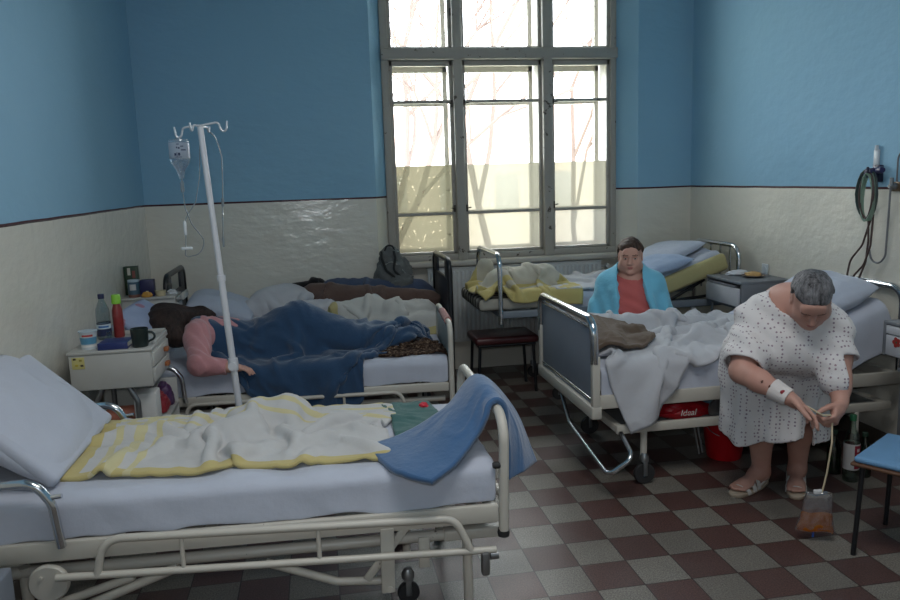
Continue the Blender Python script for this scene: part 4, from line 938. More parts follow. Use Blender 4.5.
# parcels on the shelf under the bed
pk = part('snack_bag', crumple((1.98, 3.90, .328), (.16, .07, .055), 15, .25), simple('foil_red', (176, 28, 40), .28, var=.15, bump=.4)); tag(pk, 'red foil snack bag with white lettering on the shelf under the bed', 'bag')
def letters(word, loc, size, mat, parent, rot, name='lettering', ext=.0012):
    cu_ = bpy.data.curves.new(name, 'FONT'); cu_.body = word; cu_.size = size; cu_.extrude = ext; cu_.align_x = 'CENTER'; cu_.shear = .2
    tmp = bpy.data.objects.new('t', cu_); COL.objects.link(tmp); dg = bpy.context.evaluated_depsgraph_get()
    me = bpy.data.meshes.new_from_object(tmp.evaluated_get(dg)); bpy.data.objects.remove(tmp); me.materials.clear(); me.materials.append(mat)
    o = link_mesh(name, me, parent); o.location = Vector(loc)-wloc(parent); o.rotation_euler = rot; return o
letters('Ideal', (1.98, 3.826, .352), .05, simple('ink_white', (220, 214, 210), .5), pk, (R(90), 0, 0))
pb = part('plastic_box', MB().box((2.17, 3.86, .3275), (2.34, 4.08, .425), .012), simple('box_pale_blue', (150, 190, 210), .35)); tag(pb, 'pale blue plastic box beside the red bag on the shelf', 'box')
part('lid', MB().box((2.165, 3.855, .425), (2.345, 4.085, .437), .005), MATS['box_pale_blue'], pb)
# ------------------------------------------------------------------ right wall: hoses, gas outlets, switch
M_HOSE = simple('rubber_hose', (74, 58, 54), .5); M_HOSEG = simple('green_hose', (50, 66, 64), .45); M_CLEARH = thin_glass('clear_hose', (210, 225, 215), .3, .75, (185, 210, 196))
xw = XR-.035
dv = thing('suction_hoses', 'coiled hoses hanging from a hook on the right wall', 'hoses', (xw, 4.10, 1.0))
part('wall_hook', MB().box((XR-.03, 4.06, 1.60), (XR-.002, 4.12, 1.70), .004).tube([(XR-.01, 4.09, 1.66), (XR-.08, 4.09, 1.65), (XR-.085, 4.09, 1.69)], .007, fil=.02), simple('hook_dark', (40, 40, 66), .4), dv)
part('valve', MB().lathe([(0, 0), (.02, 0), (.022, .02), (.016, .05), (0, .05)], (XR-.06, 4.03, 1.67), (-.3, -1, 0)), simple('valve_navy', (38, 36, 78), .35), dv)
part('valve', MB().lathe([(0, -.02), (.028, -.02), (.028, .02), (0, .02)], (XR-.05, 4.11, 1.655), (1, 0, 0)), simple('valve_navy', (38, 36, 78), .35), dv)
def coil(cy, cz, ry, rz, n, x, seed, r=.0065):
    rs = random.Random(seed); pts = []
    for i in range(n*20+1):
        a = 6.283*i/20; w = rs.uniform(-.004, .004); pts.append((x+.004*math.sin(i*.7)-.004*(i//20), cy+ry*math.sin(a)*(1+w*6)+.004*(i//20), cz+rz*math.cos(a)+w))
    return MB().tube(pts, r, 8)
part('hose_coil', coil(4.12, 1.53, .085, .145, 2, xw-.02, 1), M_HOSEG, dv)
part('hose_coil', coil(4.10, 1.52, .055, .135, 2, xw-.035, 2), M_HOSE, dv)
part('clear_tube', coil(4.09, 1.51, .05, .14, 4, xw-.03, 3, .005), M_CLEARH, dv)
part('hose', MB().tube(fillet([(xw-.02, 4.10, 1.40), (xw-.02, 4.09, 1.25), (xw-.015, 4.11, 1.12), (xw-.03, 4.15, 1.0), (xw-.04, 4.16, .92)], .1), .0062, 8), M_HOSE, dv)
part('hose', MB().tube(fillet([(xw-.02, 4.06, 1.41), (xw-.02, 4.07, 1.22), (xw-.02, 4.12, 1.10), (xw-.03, 4.2, 1.02), (xw-.03, 4.21, .92)], .1), .0062, 8), M_HOSE, dv)
part('hose', MB().tube(fillet([(xw-.02, 4.08, 1.38), (xw-.02, 4.14, 1.22), (xw-.02, 4.24, 1.12), (xw-.03, 4.25, 1.02), (xw-.03, 4.22, .92)], .1), .0062, 8), M_HOSE, dv)
go = thing('gas_outlet', 'steel gas outlet valve on the right wall at the picture edge', 'valve', (XR-.03, 3.93, 1.56))
part('plate', MB().box((XR-.012, 3.86, 1.545), (XR-.002, 3.99, 1.60), .004), simple('brass_dull', (120, 104, 84), .45, .5), go)
part('nozzle', MB().lathe([(0, 0), (.018, 0), (.018, .02), (.01, .03), (.01, .045), (0, .045)], (XR-.012, 3.945, 1.575), (-1, 0, 0)).lathe([(0, 0), (.011, 0), (.011, .05), (0, .05)], (XR-.04, 3.945, 1.575)), M_STEEL, go)
part('hose', MB().tube(fillet([(XR-.045, 3.945, 1.58), (XR-.045, 3.95, 1.35), (XR-.045, 3.955, 1.17), (XR-.045, 4.0, 1.12), (XR-.045, 4.07, 1.13), (XR-.05, 4.09, 1.22)], .06), .006, 8), simple('grey_hose', (110, 112, 116), .5), go)
part('pipe', MB().tube(fillet([(XR-.02, 3.93, 1.60), (XR-.02, 3.93, 1.74), (XR-.02, 3.89, 1.79), (XR-.02, 3.80, 1.80)], .05), .005, 8), MATS['grey_hose'], go)
tag(part('wall_switch', MB().box((XR-.016, 4.095, 1.685), (XR-.002, 4.135, 1.79), .004).lathe([(0, 0), (.012, 0), (.01, .03), (0, .03)], (XR-.012, 4.115, 1.785)), simple('switch_white', (196, 204, 210), .4)), 'narrow white wall fitting above the coiled hoses', 'switch')
so_ = thing('wall_socket', 'white socket on the right wall above the grey cabinet', 'socket', (XR-.01, 5.23, .90)); part('plate', MB().box((XR-.012, 5.19, .91), (XR-.002, 5.27, .99), .006), MATS['switch_white'], so_); part('insert', MB().lathe([(0, 0), (.024, 0), (.024, .004), (0, .004)], (XR-.012, 5.23, .95), (-1, 0, 0), 20), MATS['switch_white'], so_)
# ------------------------------------------------------------------ backpack on the back bed
bp_ = thing('backpack', 'grey backpack slumped against the wall on the back bed', 'backpack', (.60, 6.26, .72))
M_PACK = cloth_mat('pack_grey', (104, 108, 108), 300, .5, var=.25); M_PACKD = cloth_mat('pack_dark', (50, 52, 54), 300, .4)
def blob(c, r, seed, amp, flat=.8, power=2.6):
    bm = bmesh.new(); bmesh.ops.create_icosphere(bm, subdivisions=4, radius=1); mb = MB(); vs = []
    for v in bm.verts:
        p = v.co; k = (abs(p.x)**power+abs(p.y)**power+abs(p.z)**power)**(-1/power); q = p*k
        n = 1+amp*noise.noise(q*2.2+Vector((seed, seed, 0)))+amp*.5*noise.noise(q*6+Vector((0, seed, 0)))
        vs.append((c[0]+q.x*r[0]*n, c[1]+q.y*r[1]*n, c[2]+max(q.z*n, -flat)*r[2]))
    bm.verts.index_update(); mb.add(vs, [[v.index for v in f.verts] for f in bm.faces]); bm.free(); return mb
part('body', blob((.60, 6.27, .88), (.15, .10, .20), 3, .22, .8), M_PACK, bp_)
part('top_lid', blob((.575, 6.28, 1.06), (.085, .07, .10), 5, .25, .9), M_PACK, bp_)
part('front_pocket', blob((.655, 6.18, .86), (.10, .05, .09), 8, .25, .9), M_PACK, bp_)
for k in (0, 1): part('strap', MB().tube(fillet([(.50+k*.10, 6.19, 1.13), (.50+k*.11, 6.165, 1.08), (.53+k*.06, 6.16, .98), (.60+k*.05, 6.155, .92)], .05), .011, 8), M_PACKD, bp_)
part('handle', MB().tube(fillet([(.53, 6.25, 1.12), (.55, 6.22, 1.18), (.60, 6.22, 1.17), (.62, 6.25, 1.10)], .03), .008, 8), M_PACKD, bp_)
part('zip', MB().tube(fillet([(.52, 6.19, 1.02), (.58, 6.18, 1.05), (.64, 6.19, 1.01), (.70, 6.16, .93)], .04), .004, 6), simple('zip_pale', (150, 152, 150), .4, .4), bp_)
# ------------------------------------------------------------------ pillows, duvets and blankets
def pillow(w, d, h, M4, mat, name='pillow', seed=0, sag=.0, n=26):
    mb = MB(); idx = {}
    for s in (1, -1):
        vs = []
        for i in range(n+1):
            for j in range(n+1):
                u, v = 2*i/n-1, 2*j/n-1
                e = max(0, (1-abs(u)**2.6))**.55*max(0, (1-abs(v)**2.6))**.55
                nz = noise.noise(Vector((u*1.7+seed, v*1.7, s)))*.25+noise.noise(Vector((u*5+seed, v*5, s)))*.07
                pin = 1-.07*(u*u*v*v)+.0
                x, y = u*w/2*(1-.06*(1-u*u)*0-.05*v*v), v*d/2*(1-.05*u*u)
                z = s*h/2*e*(1+nz) - sag*(1-u*u)*(1-v*v)
                vs.append(M4@Vector((x, y, z)))
        fs = [[i*(n+1)+j, (i+1)*(n+1)+j, (i+1)*(n+1)+j+1, i*(n+1)+j+1] for i in range(n) for j in range(n)]
        if s < 0: fs = [f[::-1] for f in fs]
        mb.add(vs, fs)
    # weld the seam
    o = part(name, mb, mat); bm = bmesh.new(); bm.from_mesh(o.data); bmesh.ops.remove_doubles(bm, verts=bm.verts, dist=.0006); bm.to_mesh(o.data); bm.free()
    return o
def mtx(loc, rx=0, ry=0, rz=0): return Matrix.Translation(loc) @ Matrix.Rotation(R(rz), 4, 'Z') @ Matrix.Rotation(R(ry), 4, 'Y') @ Matrix.Rotation(R(rx), 4, 'X')
def axes(M4): return np.array(M4.to_3x3())
M_PILW = cloth_mat('pillow_white', (182, 190, 206), 420, .5)
M_PILQ = cloth_mat('pillow_quilt', (186, 192, 206), 420, .35)
M_DUV = cloth_mat('duvet_white', (186, 188, 194), 420, .3)
YEL = (188, 174, 120); YEL2 = (196, 188, 148)
M_DUVY = cloth_mat('duvet_yellow_stripes', (190, 190, 190), 420, .3, stripes=[(1, -.01, .045, YEL), (1, .60, .62, YEL2), (1, .66, .69, YEL2), (1, .73, .75, YEL2), (1, .80, .83, YEL2), (1, .88, .93, YEL), (0, -.01, .05, YEL), (0, .08, .10, YEL2), (0, .13, .16, YEL2), (0, .19, .21, YEL2)])
M_DUVY2 = cloth_mat('duvet_yellow_faded', (188, 184, 170), 420, .3, stripes=[(1, -.01, .16, (186, 172, 112)), (1, .22, .28, (192, 178, 120)), (1, .55, .7, (186, 172, 112)), (0, .0, .08, (186, 172, 112)), (0, .85, 1.01, (186, 172, 112))])
M_DUVC = cloth_mat('duvet_cream_edge', (188, 188, 184), 420, .3, stripes=[(1, -.01, .10, (182, 172, 124)), (0, -.01, .05, (182, 172, 124))])
M_FLEECE = cloth_mat('blue_fleece', (66, 100, 140), 300, .35, var=.12, sheen=.4)
M_NAVY = cloth_mat('navy_blanket', (46, 72, 102), 260, .45, var=.14, sheen=.4)
M_TEAL = cloth_mat('green_sheet', (70, 106, 104), 300, .4)
M_BROWN = cloth_mat('brown_blanket', (98, 84, 72), 300, .5, var=.2)
M_TAUPE = cloth_mat('taupe_blanket', (96, 78, 72), 300, .5, var=.2)
M_SLATE = cloth_mat('slate_blanket', (72, 84, 108), 300, .5, var=.2)
def fur():
    t = NT('mottled_fleece'); o = t.obj(); c = t.ramp(t.noise(52, 4, .7, o), [(.42, lin((34, 26, 24))), (.55, lin((78, 62, 52))), (.66, lin((140, 122, 104)))]); t.bsdf(c, .95, 0, t.bump(t.noise(60, 3, .6, o), .8), .05); return t.m
M_FUR = fur()
def spline1(P, t):
    P = np.array(P, float); n = len(P)-1; x = np.clip(t*n, 0, n-1e-6); i = x.astype(int); f = (x-i)[:, None]
    g = lambda k: P[np.clip(k, 0, n)]
    p0, p1, p2, p3 = g(i-1), g(i), g(i+1), g(i+2)
    p0 = np.where((i == 0)[:, None], 2*p1-p2, p0); p3 = np.where((i+2 > n)[:, None], 2*p2-p1, p3)
    return .5*(2*p1+(p2-p0)*f+(2*p0-5*p1+4*p2-p3)*f*f+(3*p1-p0-3*p2+p3)*f**3)
def shaped(rows, n, m, colls=(), thick=.013, passes=3):
    """surface through rows of control points, pushed clear of what it lies on"""
    A_ = np.stack([spline1(r, np.linspace(0, 1, m)) for r in rows]); X = np.stack([spline1(A_[:, j], np.linspace(0, 1, n)) for j in range(m)], 1)
    F = X.reshape(-1, 3)
    for _ in range(passes):
        for f in colls:
            d, g = f(F); h = d < thick; F[h] += g[h]*(thick-d[h])[:, None]
    return F.reshape(n, m, 3)
# ---- front bed
Ma = mtx((-1.10, 3.03, .875), 0, 33, 4)
Mpil = mtx((-1.135, 3.04, .868), 0, 43, 2)
tag(pillow(.52, .76, .19, Mpil, M_PILQ, seed=3), 'big white pillow on the raised head of the front bed', 'pillow')
cA_ = TILT@Vector(((AX0+AX1)/2, (AY0+AY1)/2, .476)); hA_ = ((AX1-AX0)/2, (AY1-AY0)/2, .176)
bedA = c_box(tuple(cA_[i]-hA_[i] for i in range(3)), tuple(cA_[i]+hA_[i] for i in range(3)), .03, tilt=axes(TILT))
M38 = np.array(Matrix.Rotation(R(38), 3, 'Y'))
def crumpled(x0, x1, y0, y1, z, cx, cy, seed, colls, mat, name, dx=.028, amp=.06, rot=0, thick=.02, steps=90, fold=1.0, wave=None, fric=.85, bend=.15, smooth=1, th=.016, sub=1, cthick=.013, crease=.014, cfreq=9.0, cang=.6):
    """drop a cloth of size (x1-x0)/cx by (y1-y0)/cy squeezed into the rectangle so it folds"""
    g = sheet_grid(0, (x1-x0)/cx, 0, (y1-y0)/cy, 0, dx); n, m = g.shape[:2]
    sx = (x1-x0)/cx/(m-1); sy = (y1-y0)/cy/(n-1)
    g[..., 0] = (g[..., 0]-(x1-x0)/cx/2)*cx; g[..., 1] = (g[..., 1]-(y1-y0)/cy/2)*cy
    g[..., 0] += fld(n, m, .13, seed+5, .05*fold); g[..., 1] += fld(n, m, .13, seed+6, .05*fold)
    g[..., 2] = z+fld(n, m, .16, seed, amp)+fld(n, m, .4, seed+1, amp*.5)
    if wave is not None: g[..., 2] += wave(g[..., 0]+(x0+x1)/2, g[..., 1]+(y0+y1)/2)
    a = R(rot); X = g.copy(); X[..., 0] = g[..., 0]*math.cos(a)-g[..., 1]*math.sin(a)+(x0+x1)/2; X[..., 1] = g[..., 0]*math.sin(a)+g[..., 1]*math.cos(a)+(y0+y1)/2
    X = cloth(X, sx, sy, colls, steps=steps, fric=fric, bend=bend, thick=cthick)
    return cloth_obj(name, X, mat, th, sub, smooth=smooth, crease=crease, cseed=seed, cfreq=cfreq, cang=cang)
dA = crumpled(-.90, .205, 2.80, 3.47, .76, .74, .74, 11, [bedA, c_cap((-.36, 3.28, .68), (-.18, 3.30, .70), .065, .075), c_cap((-.46, 3.02, .66), (-.34, 3.10, .70), .055, .07), c_box((-1.40, AY0, .5), (-1.02, AY1, .80), .03)], M_DUVY, 'duvet', amp=.07, rot=-2)
tag(dA, 'white duvet with yellow stripes crumpled along the front bed', 'duvet')
hoopA = [c_box((AX1-.008, AY0+.03, .45), (AX1+.052, AY1-.03, .835), .025), c_cap((AX1+.022, AY0+.06, .835), (AX1+.022, AY1-.06, .835), .024), c_cap((AX1+.022, AY0, .4), (AX1+.022, AY0, .76), .024), c_cap((AX1+.022, AY0, .76), (AX1+.022, AY0+.06, .835), .024)]
tg = crumpled(.275, .455, 2.98, 3.40, .71, .8, .8, 27, [bedA], M_TEAL, 'green_sheet', amp=.04, dx=.025, th=.01)
tag(tg, 'folded green sheet tucked between the striped duvet and the blue blanket', 'sheet')
tag(part('red_tag', crumple((.435, 3.37, .655), (.022, .03, .02), 7), simple('red_cloth', (196, 40, 60), .7)), 'small red scrap on the front mattress behind the green sheet', 'scrap')
BL = shaped([[(.34, 2.50, .66), (.43, 2.56, .69), (.54, 2.66, .76), (.62, 2.71, .862), (.668, 2.74, .70), (.668, 2.74, .545)],
             [(.22, 2.60, .67), (.36, 2.72, .705), (.50, 2.80, .79), (.62, 2.87, .885), (.72, 2.84, .73), (.75, 2.80, .55)],
             [(.14, 2.84, .68), (.32, 2.93, .70), (.48, 2.96, .78), (.62, 3.03, .885), (.75, 2.98, .75), (.83, 2.92, .53)]], 30, 46, [bedA]+hoopA)
tag(cloth_obj('fleece_blanket', BL, M_FLEECE, .024, 1, crease=.007, cseed=5, cfreq=3.2, aniso=.8), 'mid blue fleece blanket hung over the foot hoop of the front bed', 'blanket')
# ---- middle bed
XM3 = np.array(XM.to_3x3())
def onM(x, y, z): return tuple(XM@Vector((x, y, z)))
bedM = c_box((MX0, MY0, .3), (MX1, MY1, .625), .03)
cM = XM@Vector(((MX0+MX1)/2, (MY0+MY1)/2, .46)); hM = ((MX1-MX0)/2, (MY1-MY0)/2, .162)
bedM = c_box(tuple(cM[i]-hM[i] for i in range(3)), tuple(cM[i]+hM[i] for i in range(3)), .03, tilt=XM3)
tag(pillow(.40, .66, .15, mtx((-1.16, 4.98, .74), 0, 32, -4), M_PILW, seed=5), 'white pillow at the raised head of the sleeper\'s bed', 'pillow')
def flower_mat():
    t = NT('pillow_flowers'); o = t.obj(); v = t.n('ShaderNodeTexVoronoi'); v.inputs['Scale'].default_value = 9; t.l(o, v.inputs['Vector'])
    f = t.math('LESS_THAN', v.outputs['Distance'], .26); c = t.mix(t.noise(6, 3, .5, o), lin((150, 164, 196)), lin((172, 184, 210))); c = t.mix(t.math('MULTIPLY', f, .8), c, lin((176, 120, 138)))
    t.bsdf(c, .9, 0, t.bump(t.noise(20, 4, .6, o), .3), .1); return t.m
tag(pillow(.34, .44, .11, mtx((-1.06, 4.93, .865), 8, 44, -6), flower_mat(), seed=9), 'blue pillow with pink flowers under the sleeper\'s dark hair', 'pillow')
SL = [((-.78, 4.93, .735), (-.38, 4.93, .705), .128, .112), ((-.38, 4.91, .71), (-.16, 4.88, .845), .115, .095), ((-.16, 4.88, .845), (.18, 4.84, .70), .095, .08), ((-.38, 4.95, .70), (.2, 4.96, .69), .10, .08), ((.18, 4.84, .70), (.56, 4.93, .66), .08, .055), ((.2, 4.96, .69), (.6, 5.05, .66), .08, .055)]
n, m = 56, 64; P = np.zeros((n, m, 3)); Lx, Ly = 1.85, 1.42; sx, sy = Lx/(m-1), Ly/(n-1)
near = [(-.92, 4.60), (-.72, 4.50), (-.46, 4.34), (-.20, 4.14), (.02, 4.20), (.24, 4.40), (.42, 4.62), (.60, 4.84), (.72, 4.96)]
far = [(-.62, 5.05), (-.50, 5.16), (-.32, 5.22), (-.15, 5.24), (.0, 5.24), (.2, 5.22), (.40, 5.2), (.58, 5.16), (.70, 5.14)]
tt = np.linspace(0, 1, m); nr, fr_ = spline1(near, tt), spline1(far, tt)
for i in range(n):
    f = i/(n-1); P[i, :, :2] = nr*(1-f)+fr_*f
P[..., 2] = 1.0
P[..., 2] += fld(n, m, .13, 61, .07); P[..., 0] += fld(n, m, .15, 62, .05); P[..., 1] += fld(n, m, .15, 63, .05)
NV = cloth(P, sx, sy, [bedM]+[c_cap(p, q, r1, r2) for p, q, r1, r2 in SL]+[c_box((MX1-.01, MY0, .4), (MX1+.05, MY1, .84), .02)], steps=100, fric=.85, bend=.16, thick=.013, vmax=1.2)
for j in range(m):                                   # the blanket's near edge runs in a curve
    t_ = j/(m-1); i0 = .40*max(0, (.42-t_)/.42)**.9+.46*max(0, (t_-.58)/.42)**.75; q = np.linspace(i0, 1, n)*(n-1)
    NV[:, j] = np.stack([np.interp(q, np.arange(n), NV[:, j, k]) for k in range(3)], 1)
tag(cloth_obj('blanket', NV, M_NAVY, .014, 1, crease=.034, cseed=8, cfreq=4.2, cang=1.25, aniso=.35), 'dark blue blanket heaped over the sleeper and hanging over the bed side', 'blanket')
fz = crumpled(.42, .70, 4.60, 4.86, .72, .55, .6, 71, [bedM], M_FUR, 'fleece_throw', dx=.022, amp=.05, th=.014)
tag(fz, 'mottled brown fleece bunched at the foot of the sleeper\'s bed', 'throw')
# ---- back bed
bedB = c_box((BX0, BY0, .3), (BX1, BY1, .675), .03)
tag(pillow(.50, .46, .20, mtx((-.74, 5.92, .80), 5, 16, 0), M_PILW, seed=14), 'grey-white pillow at the head of the back bed', 'pillow')
d1 = crumpled(-.58, .08, 5.68, 6.22, .92, .62, .62, 81, [bedB, c_cap((-.42, 5.96, .76), (-.20, 5.98, .78), .12), c_cap((-.15, 5.84, .70), (.02, 5.86, .70), .09)], M_DUV, 'duvet', amp=.10, crease=.03, cfreq=5)
tag(d1, 'white duvet heaped on the back bed behind the drip stand', 'duvet')
d2 = crumpled(.12, .84, 5.62, 5.94, .84, .62, .52, 87, [bedB, c_cap((.15, 5.78, .70), (.40, 5.80, .73), .08), c_cap((.52, 5.76, .70), (.74, 5.80, .68), .08)], M_DUVC, 'duvet', amp=.09, crease=.03, cfreq=5)
tag(d2, 'white and yellowish duvet on the back bed beside the black board', 'duvet')
d3 = crumpled(-.12, .88, 5.92, 6.18, .90, .78, .55, 91, [bedB, c_cap((-.05, 6.02, .82), (.85, 6.04, .74), .085, .06)], M_TAUPE, 'blanket', amp=.06)
tag(d3, 'taupe brown blanket rolled along the back bed', 'blanket')
d4 = crumpled(.02, .86, 6.10, 6.33, .93, .75, .55, 97, [bedB, c_cap((.10, 6.2, .84), (.8, 6.22, .80), .07)], M_SLATE, 'blanket', amp=.06)
tag(d4, 'slate blue blanket behind the taupe one against the wall', 'blanket')
jk = crumpled(-.36, .02, 6.16, 6.32, .93, .6, .55, 103, [bedB, c_cap((-.34, 6.22, .80), (-.02, 6.24, .84), .07)], cloth_mat('black_coat', (30, 28, 30), 300, .5), 'coat', amp=.05)
tag(jk, 'black coat behind the white heap against the back wall', 'coat')
# ---- right bed
bedR = c_box((RX0, RY0, .3), (3.3, RY1, .685), .03)
Mbk = Matrix.Translation((2.6, 0, .54)) @ Matrix.Rotation(R(-24), 4, 'Y') @ Matrix.Translation((-2.6, 0, -.54))
cB = Mbk@Vector((2.93, (RY0+RY1)/2, .595)); hB = (.36, .46, .09)
bkR = c_box(tuple(cB[i]-hB[i] for i in range(3)), tuple(cB[i]+hB[i] for i in range(3)), .03, tilt=axes(Matrix.Rotation(R(-24), 4, 'Y')))
ftR = [c_cap((RX0-.01, RY0+.05, .935), (RX0-.01, RY1-.05, .935), .03), c_box((RX0-.02, RY0-.02, .3), (RX0+.02, RY1, .9), .01)]
n, m = 44, 54; Lx, Ly = 1.60, 1.42; P = np.zeros((n, m, 3)); sx, sy = Lx/(m-1), Ly/(n-1)
for i in range(n):
    for j in range(m):
        u, v = (j/(m-1)-.5)*Lx*.74, (i/(n-1)-.5)*Ly*.60
        P[i, j] = (2.06+u-v*.10, 4.30+v+(.0 if u > -.18 else (u+.18)*.85), .86)
P[..., 2] += fld(n, m, .13, 111, .10)+fld(n, m, .32, 114, .04); P[..., 0] += fld(n, m, .15, 112, .06); P[..., 1] += fld(n, m, .15, 113, .06)
RD = cloth(P, sx, sy, [bedR, bkR]+ftR+[c_cap((1.50, 4.56, .715), (2.45, 4.55, .66), .09), c_cap((1.75, 4.1, .66), (2.5, 4.2, .67), .06)], steps=90, fric=.85, bend=.18, thick=.014)
tag(cloth_obj('duvet', RD, M_DUV, .018, 1, crease=.034, cseed=12, cfreq=4.5, cang=1.0), 'white duvet thrown over the right bed, one corner hanging to the shelf', 'duvet')
def top_of(X, pad=.02):
    """height-field collider taken from another cloth"""
    F = X.reshape(-1, 3)
    def f(Y):
        d = np.full(len(Y), 1.0); g = np.zeros_like(Y); g[:, 2] = 1
        for k in range(0, len(Y), 400):
            q = Y[k:k+400]; D2 = (q[:, None, 0]-F[None, :, 0])**2+(q[:, None, 1]-F[None, :, 1])**2
            near = D2 < .035**2; zz = np.where(near, F[None, :, 2], -9).max(1); d[k:k+400] = q[:, 2]-zz-pad
        return np.maximum(d, -.08), g
    return f
BRX = shaped([[(1.455, 3.93, .735), (1.60, 3.90, .725), (1.76, 3.96, .725), (1.90, 4.08, .73)],
               [(1.455, 4.15, .80), (1.60, 4.12, .785), (1.76, 4.16, .76), (1.90, 4.24, .745)],
               [(1.46, 4.46, .85), (1.58, 4.44, .845), (1.70, 4.42, .815), (1.84, 4.40, .78)]], 26, 30, [top_of(RD, .012)]+ftR, .014)
br = cloth_obj('blanket', BRX, M_BROWN, .02, 1, crease=.014, cseed=31, cfreq=7, cang=.9)
tag(br, 'olive brown blanket folded on the white duvet by the grey foot board', 'blanket')
tag(pillow(.50, .62, .20, Mbk@mtx((3.04, 4.10, .775), 0, 4, 0), M_PILW, seed=22), 'large white pillow on the raised head of the right bed', 'pillow')
# ---- window bed
bedW = c_box((WX0-.19, WY0, .5), (2.55, WY1, .84), .03)
hpW = [c_cap((WX0-.03, WY0, .6), (WX0-.03, WY0, 1.05), .024), c_cap((WX0-.03, WY1, .6), (WX0-.03, WY1, 1.05), .024)]
d5 = crumpled(1.20, 1.88, 5.44, 6.04, 1.0, .62, .62, 131, [bedW, c_cap((1.36, 5.70, .87), (1.72, 5.74, .89), .105), c_cap((1.26, 6.0, .86), (1.32, 6.02, .98), .05)]+hpW, M_DUVY2, 'duvet', amp=.09)
tag(d5, 'white duvet with yellowish edges bundled at the foot of the window bed', 'duvet')
d6 = crumpled(1.80, 2.55, 5.50, 6.10, .92, .80, .78, 137, [bedW], M_DUV, 'sheet', amp=.05)
tag(d6, 'loose white sheet along the middle of the window bed', 'sheet')
Mbw = Matrix.Translation((2.50, 0, .74)) @ Matrix.Rotation(R(-19), 4, 'Y') @ Matrix.Translation((-2.50, 0, -.74))
tag(pillow(.46, .52, .13, Mbw@mtx((2.66, 5.62, .925), 0, 4, 6), cloth_mat('pillow_blue_grey', (158, 176, 204), 400, .5), seed=31), 'pale blue-grey pillow leaning on the raised yellow head section', 'pillow')
tag(pillow(.54, .60, .12, Mbw@mtx((2.84, 5.86, .93), 0, 0, 12), M_PILW, seed=37), 'white pillow at the top of the window bed\'s raised head', 'pillow')
# ------------------------------------------------------------------ people
def skin_mat(name, rgb):
    t = NT(name); o = t.obj(); c = lin(rgb); f = t.noise(14, 5, .65, o)
    col = t.mix(f, tuple(x*.84 for x in c), tuple(min(1, x*1.1) for x in c))
    bl = t.ramp(t.noise(5, 3, .5, o), [(.5, 0), (.75, .35)]); col = t.mix(bl, col, (c[0]*.95, c[1]*.72, c[2]*.70))
    p = t.bsdf(col, .52, 0, t.bump(t.noise(170, 3, .6, o), .12, .004), .35); return t.m
M_SKIN = skin_mat('skin', (190, 146, 132)); M_SKIN2 = skin_mat('skin_fair', (204, 158, 142))
M_LIP = simple('lips', (172, 106, 100), .5); M_BROW = simple('eyebrow', (118, 88, 76), .8); M_EYE = simple('eye_dark', (44, 34, 30), .3); M_EYEW = simple('eye_white', (190, 184, 180), .3)
M_NAIL = simple('nail', (206, 160, 146), .35)
def hair_mat(name, a, b, sc=60):
    t = NT(name); o = t.obj(); mp = t.n('ShaderNodeMapping'); mp.inputs['Scale'].default_value = (1, 1, .35); t.l(o, mp.inputs['Vector'])
    n1 = t.noise(sc, 5, .7, mp.outputs[0]); n2 = t.noise(9, 3, .5, o); f = t.math('ADD', t.math('MULTIPLY', n1, .6), t.math('MULTIPLY', n2, .4))
    col = t.ramp(f, [(.36, lin(a)), (.62, lin(b))]); t.bsdf(col, .62, 0, t.bump(n1, .7, .01), .3); return t.m
def V3(*a): return np.array(a, float)
def unit(v): v = np.array(v, float); return v/np.linalg.norm(v)
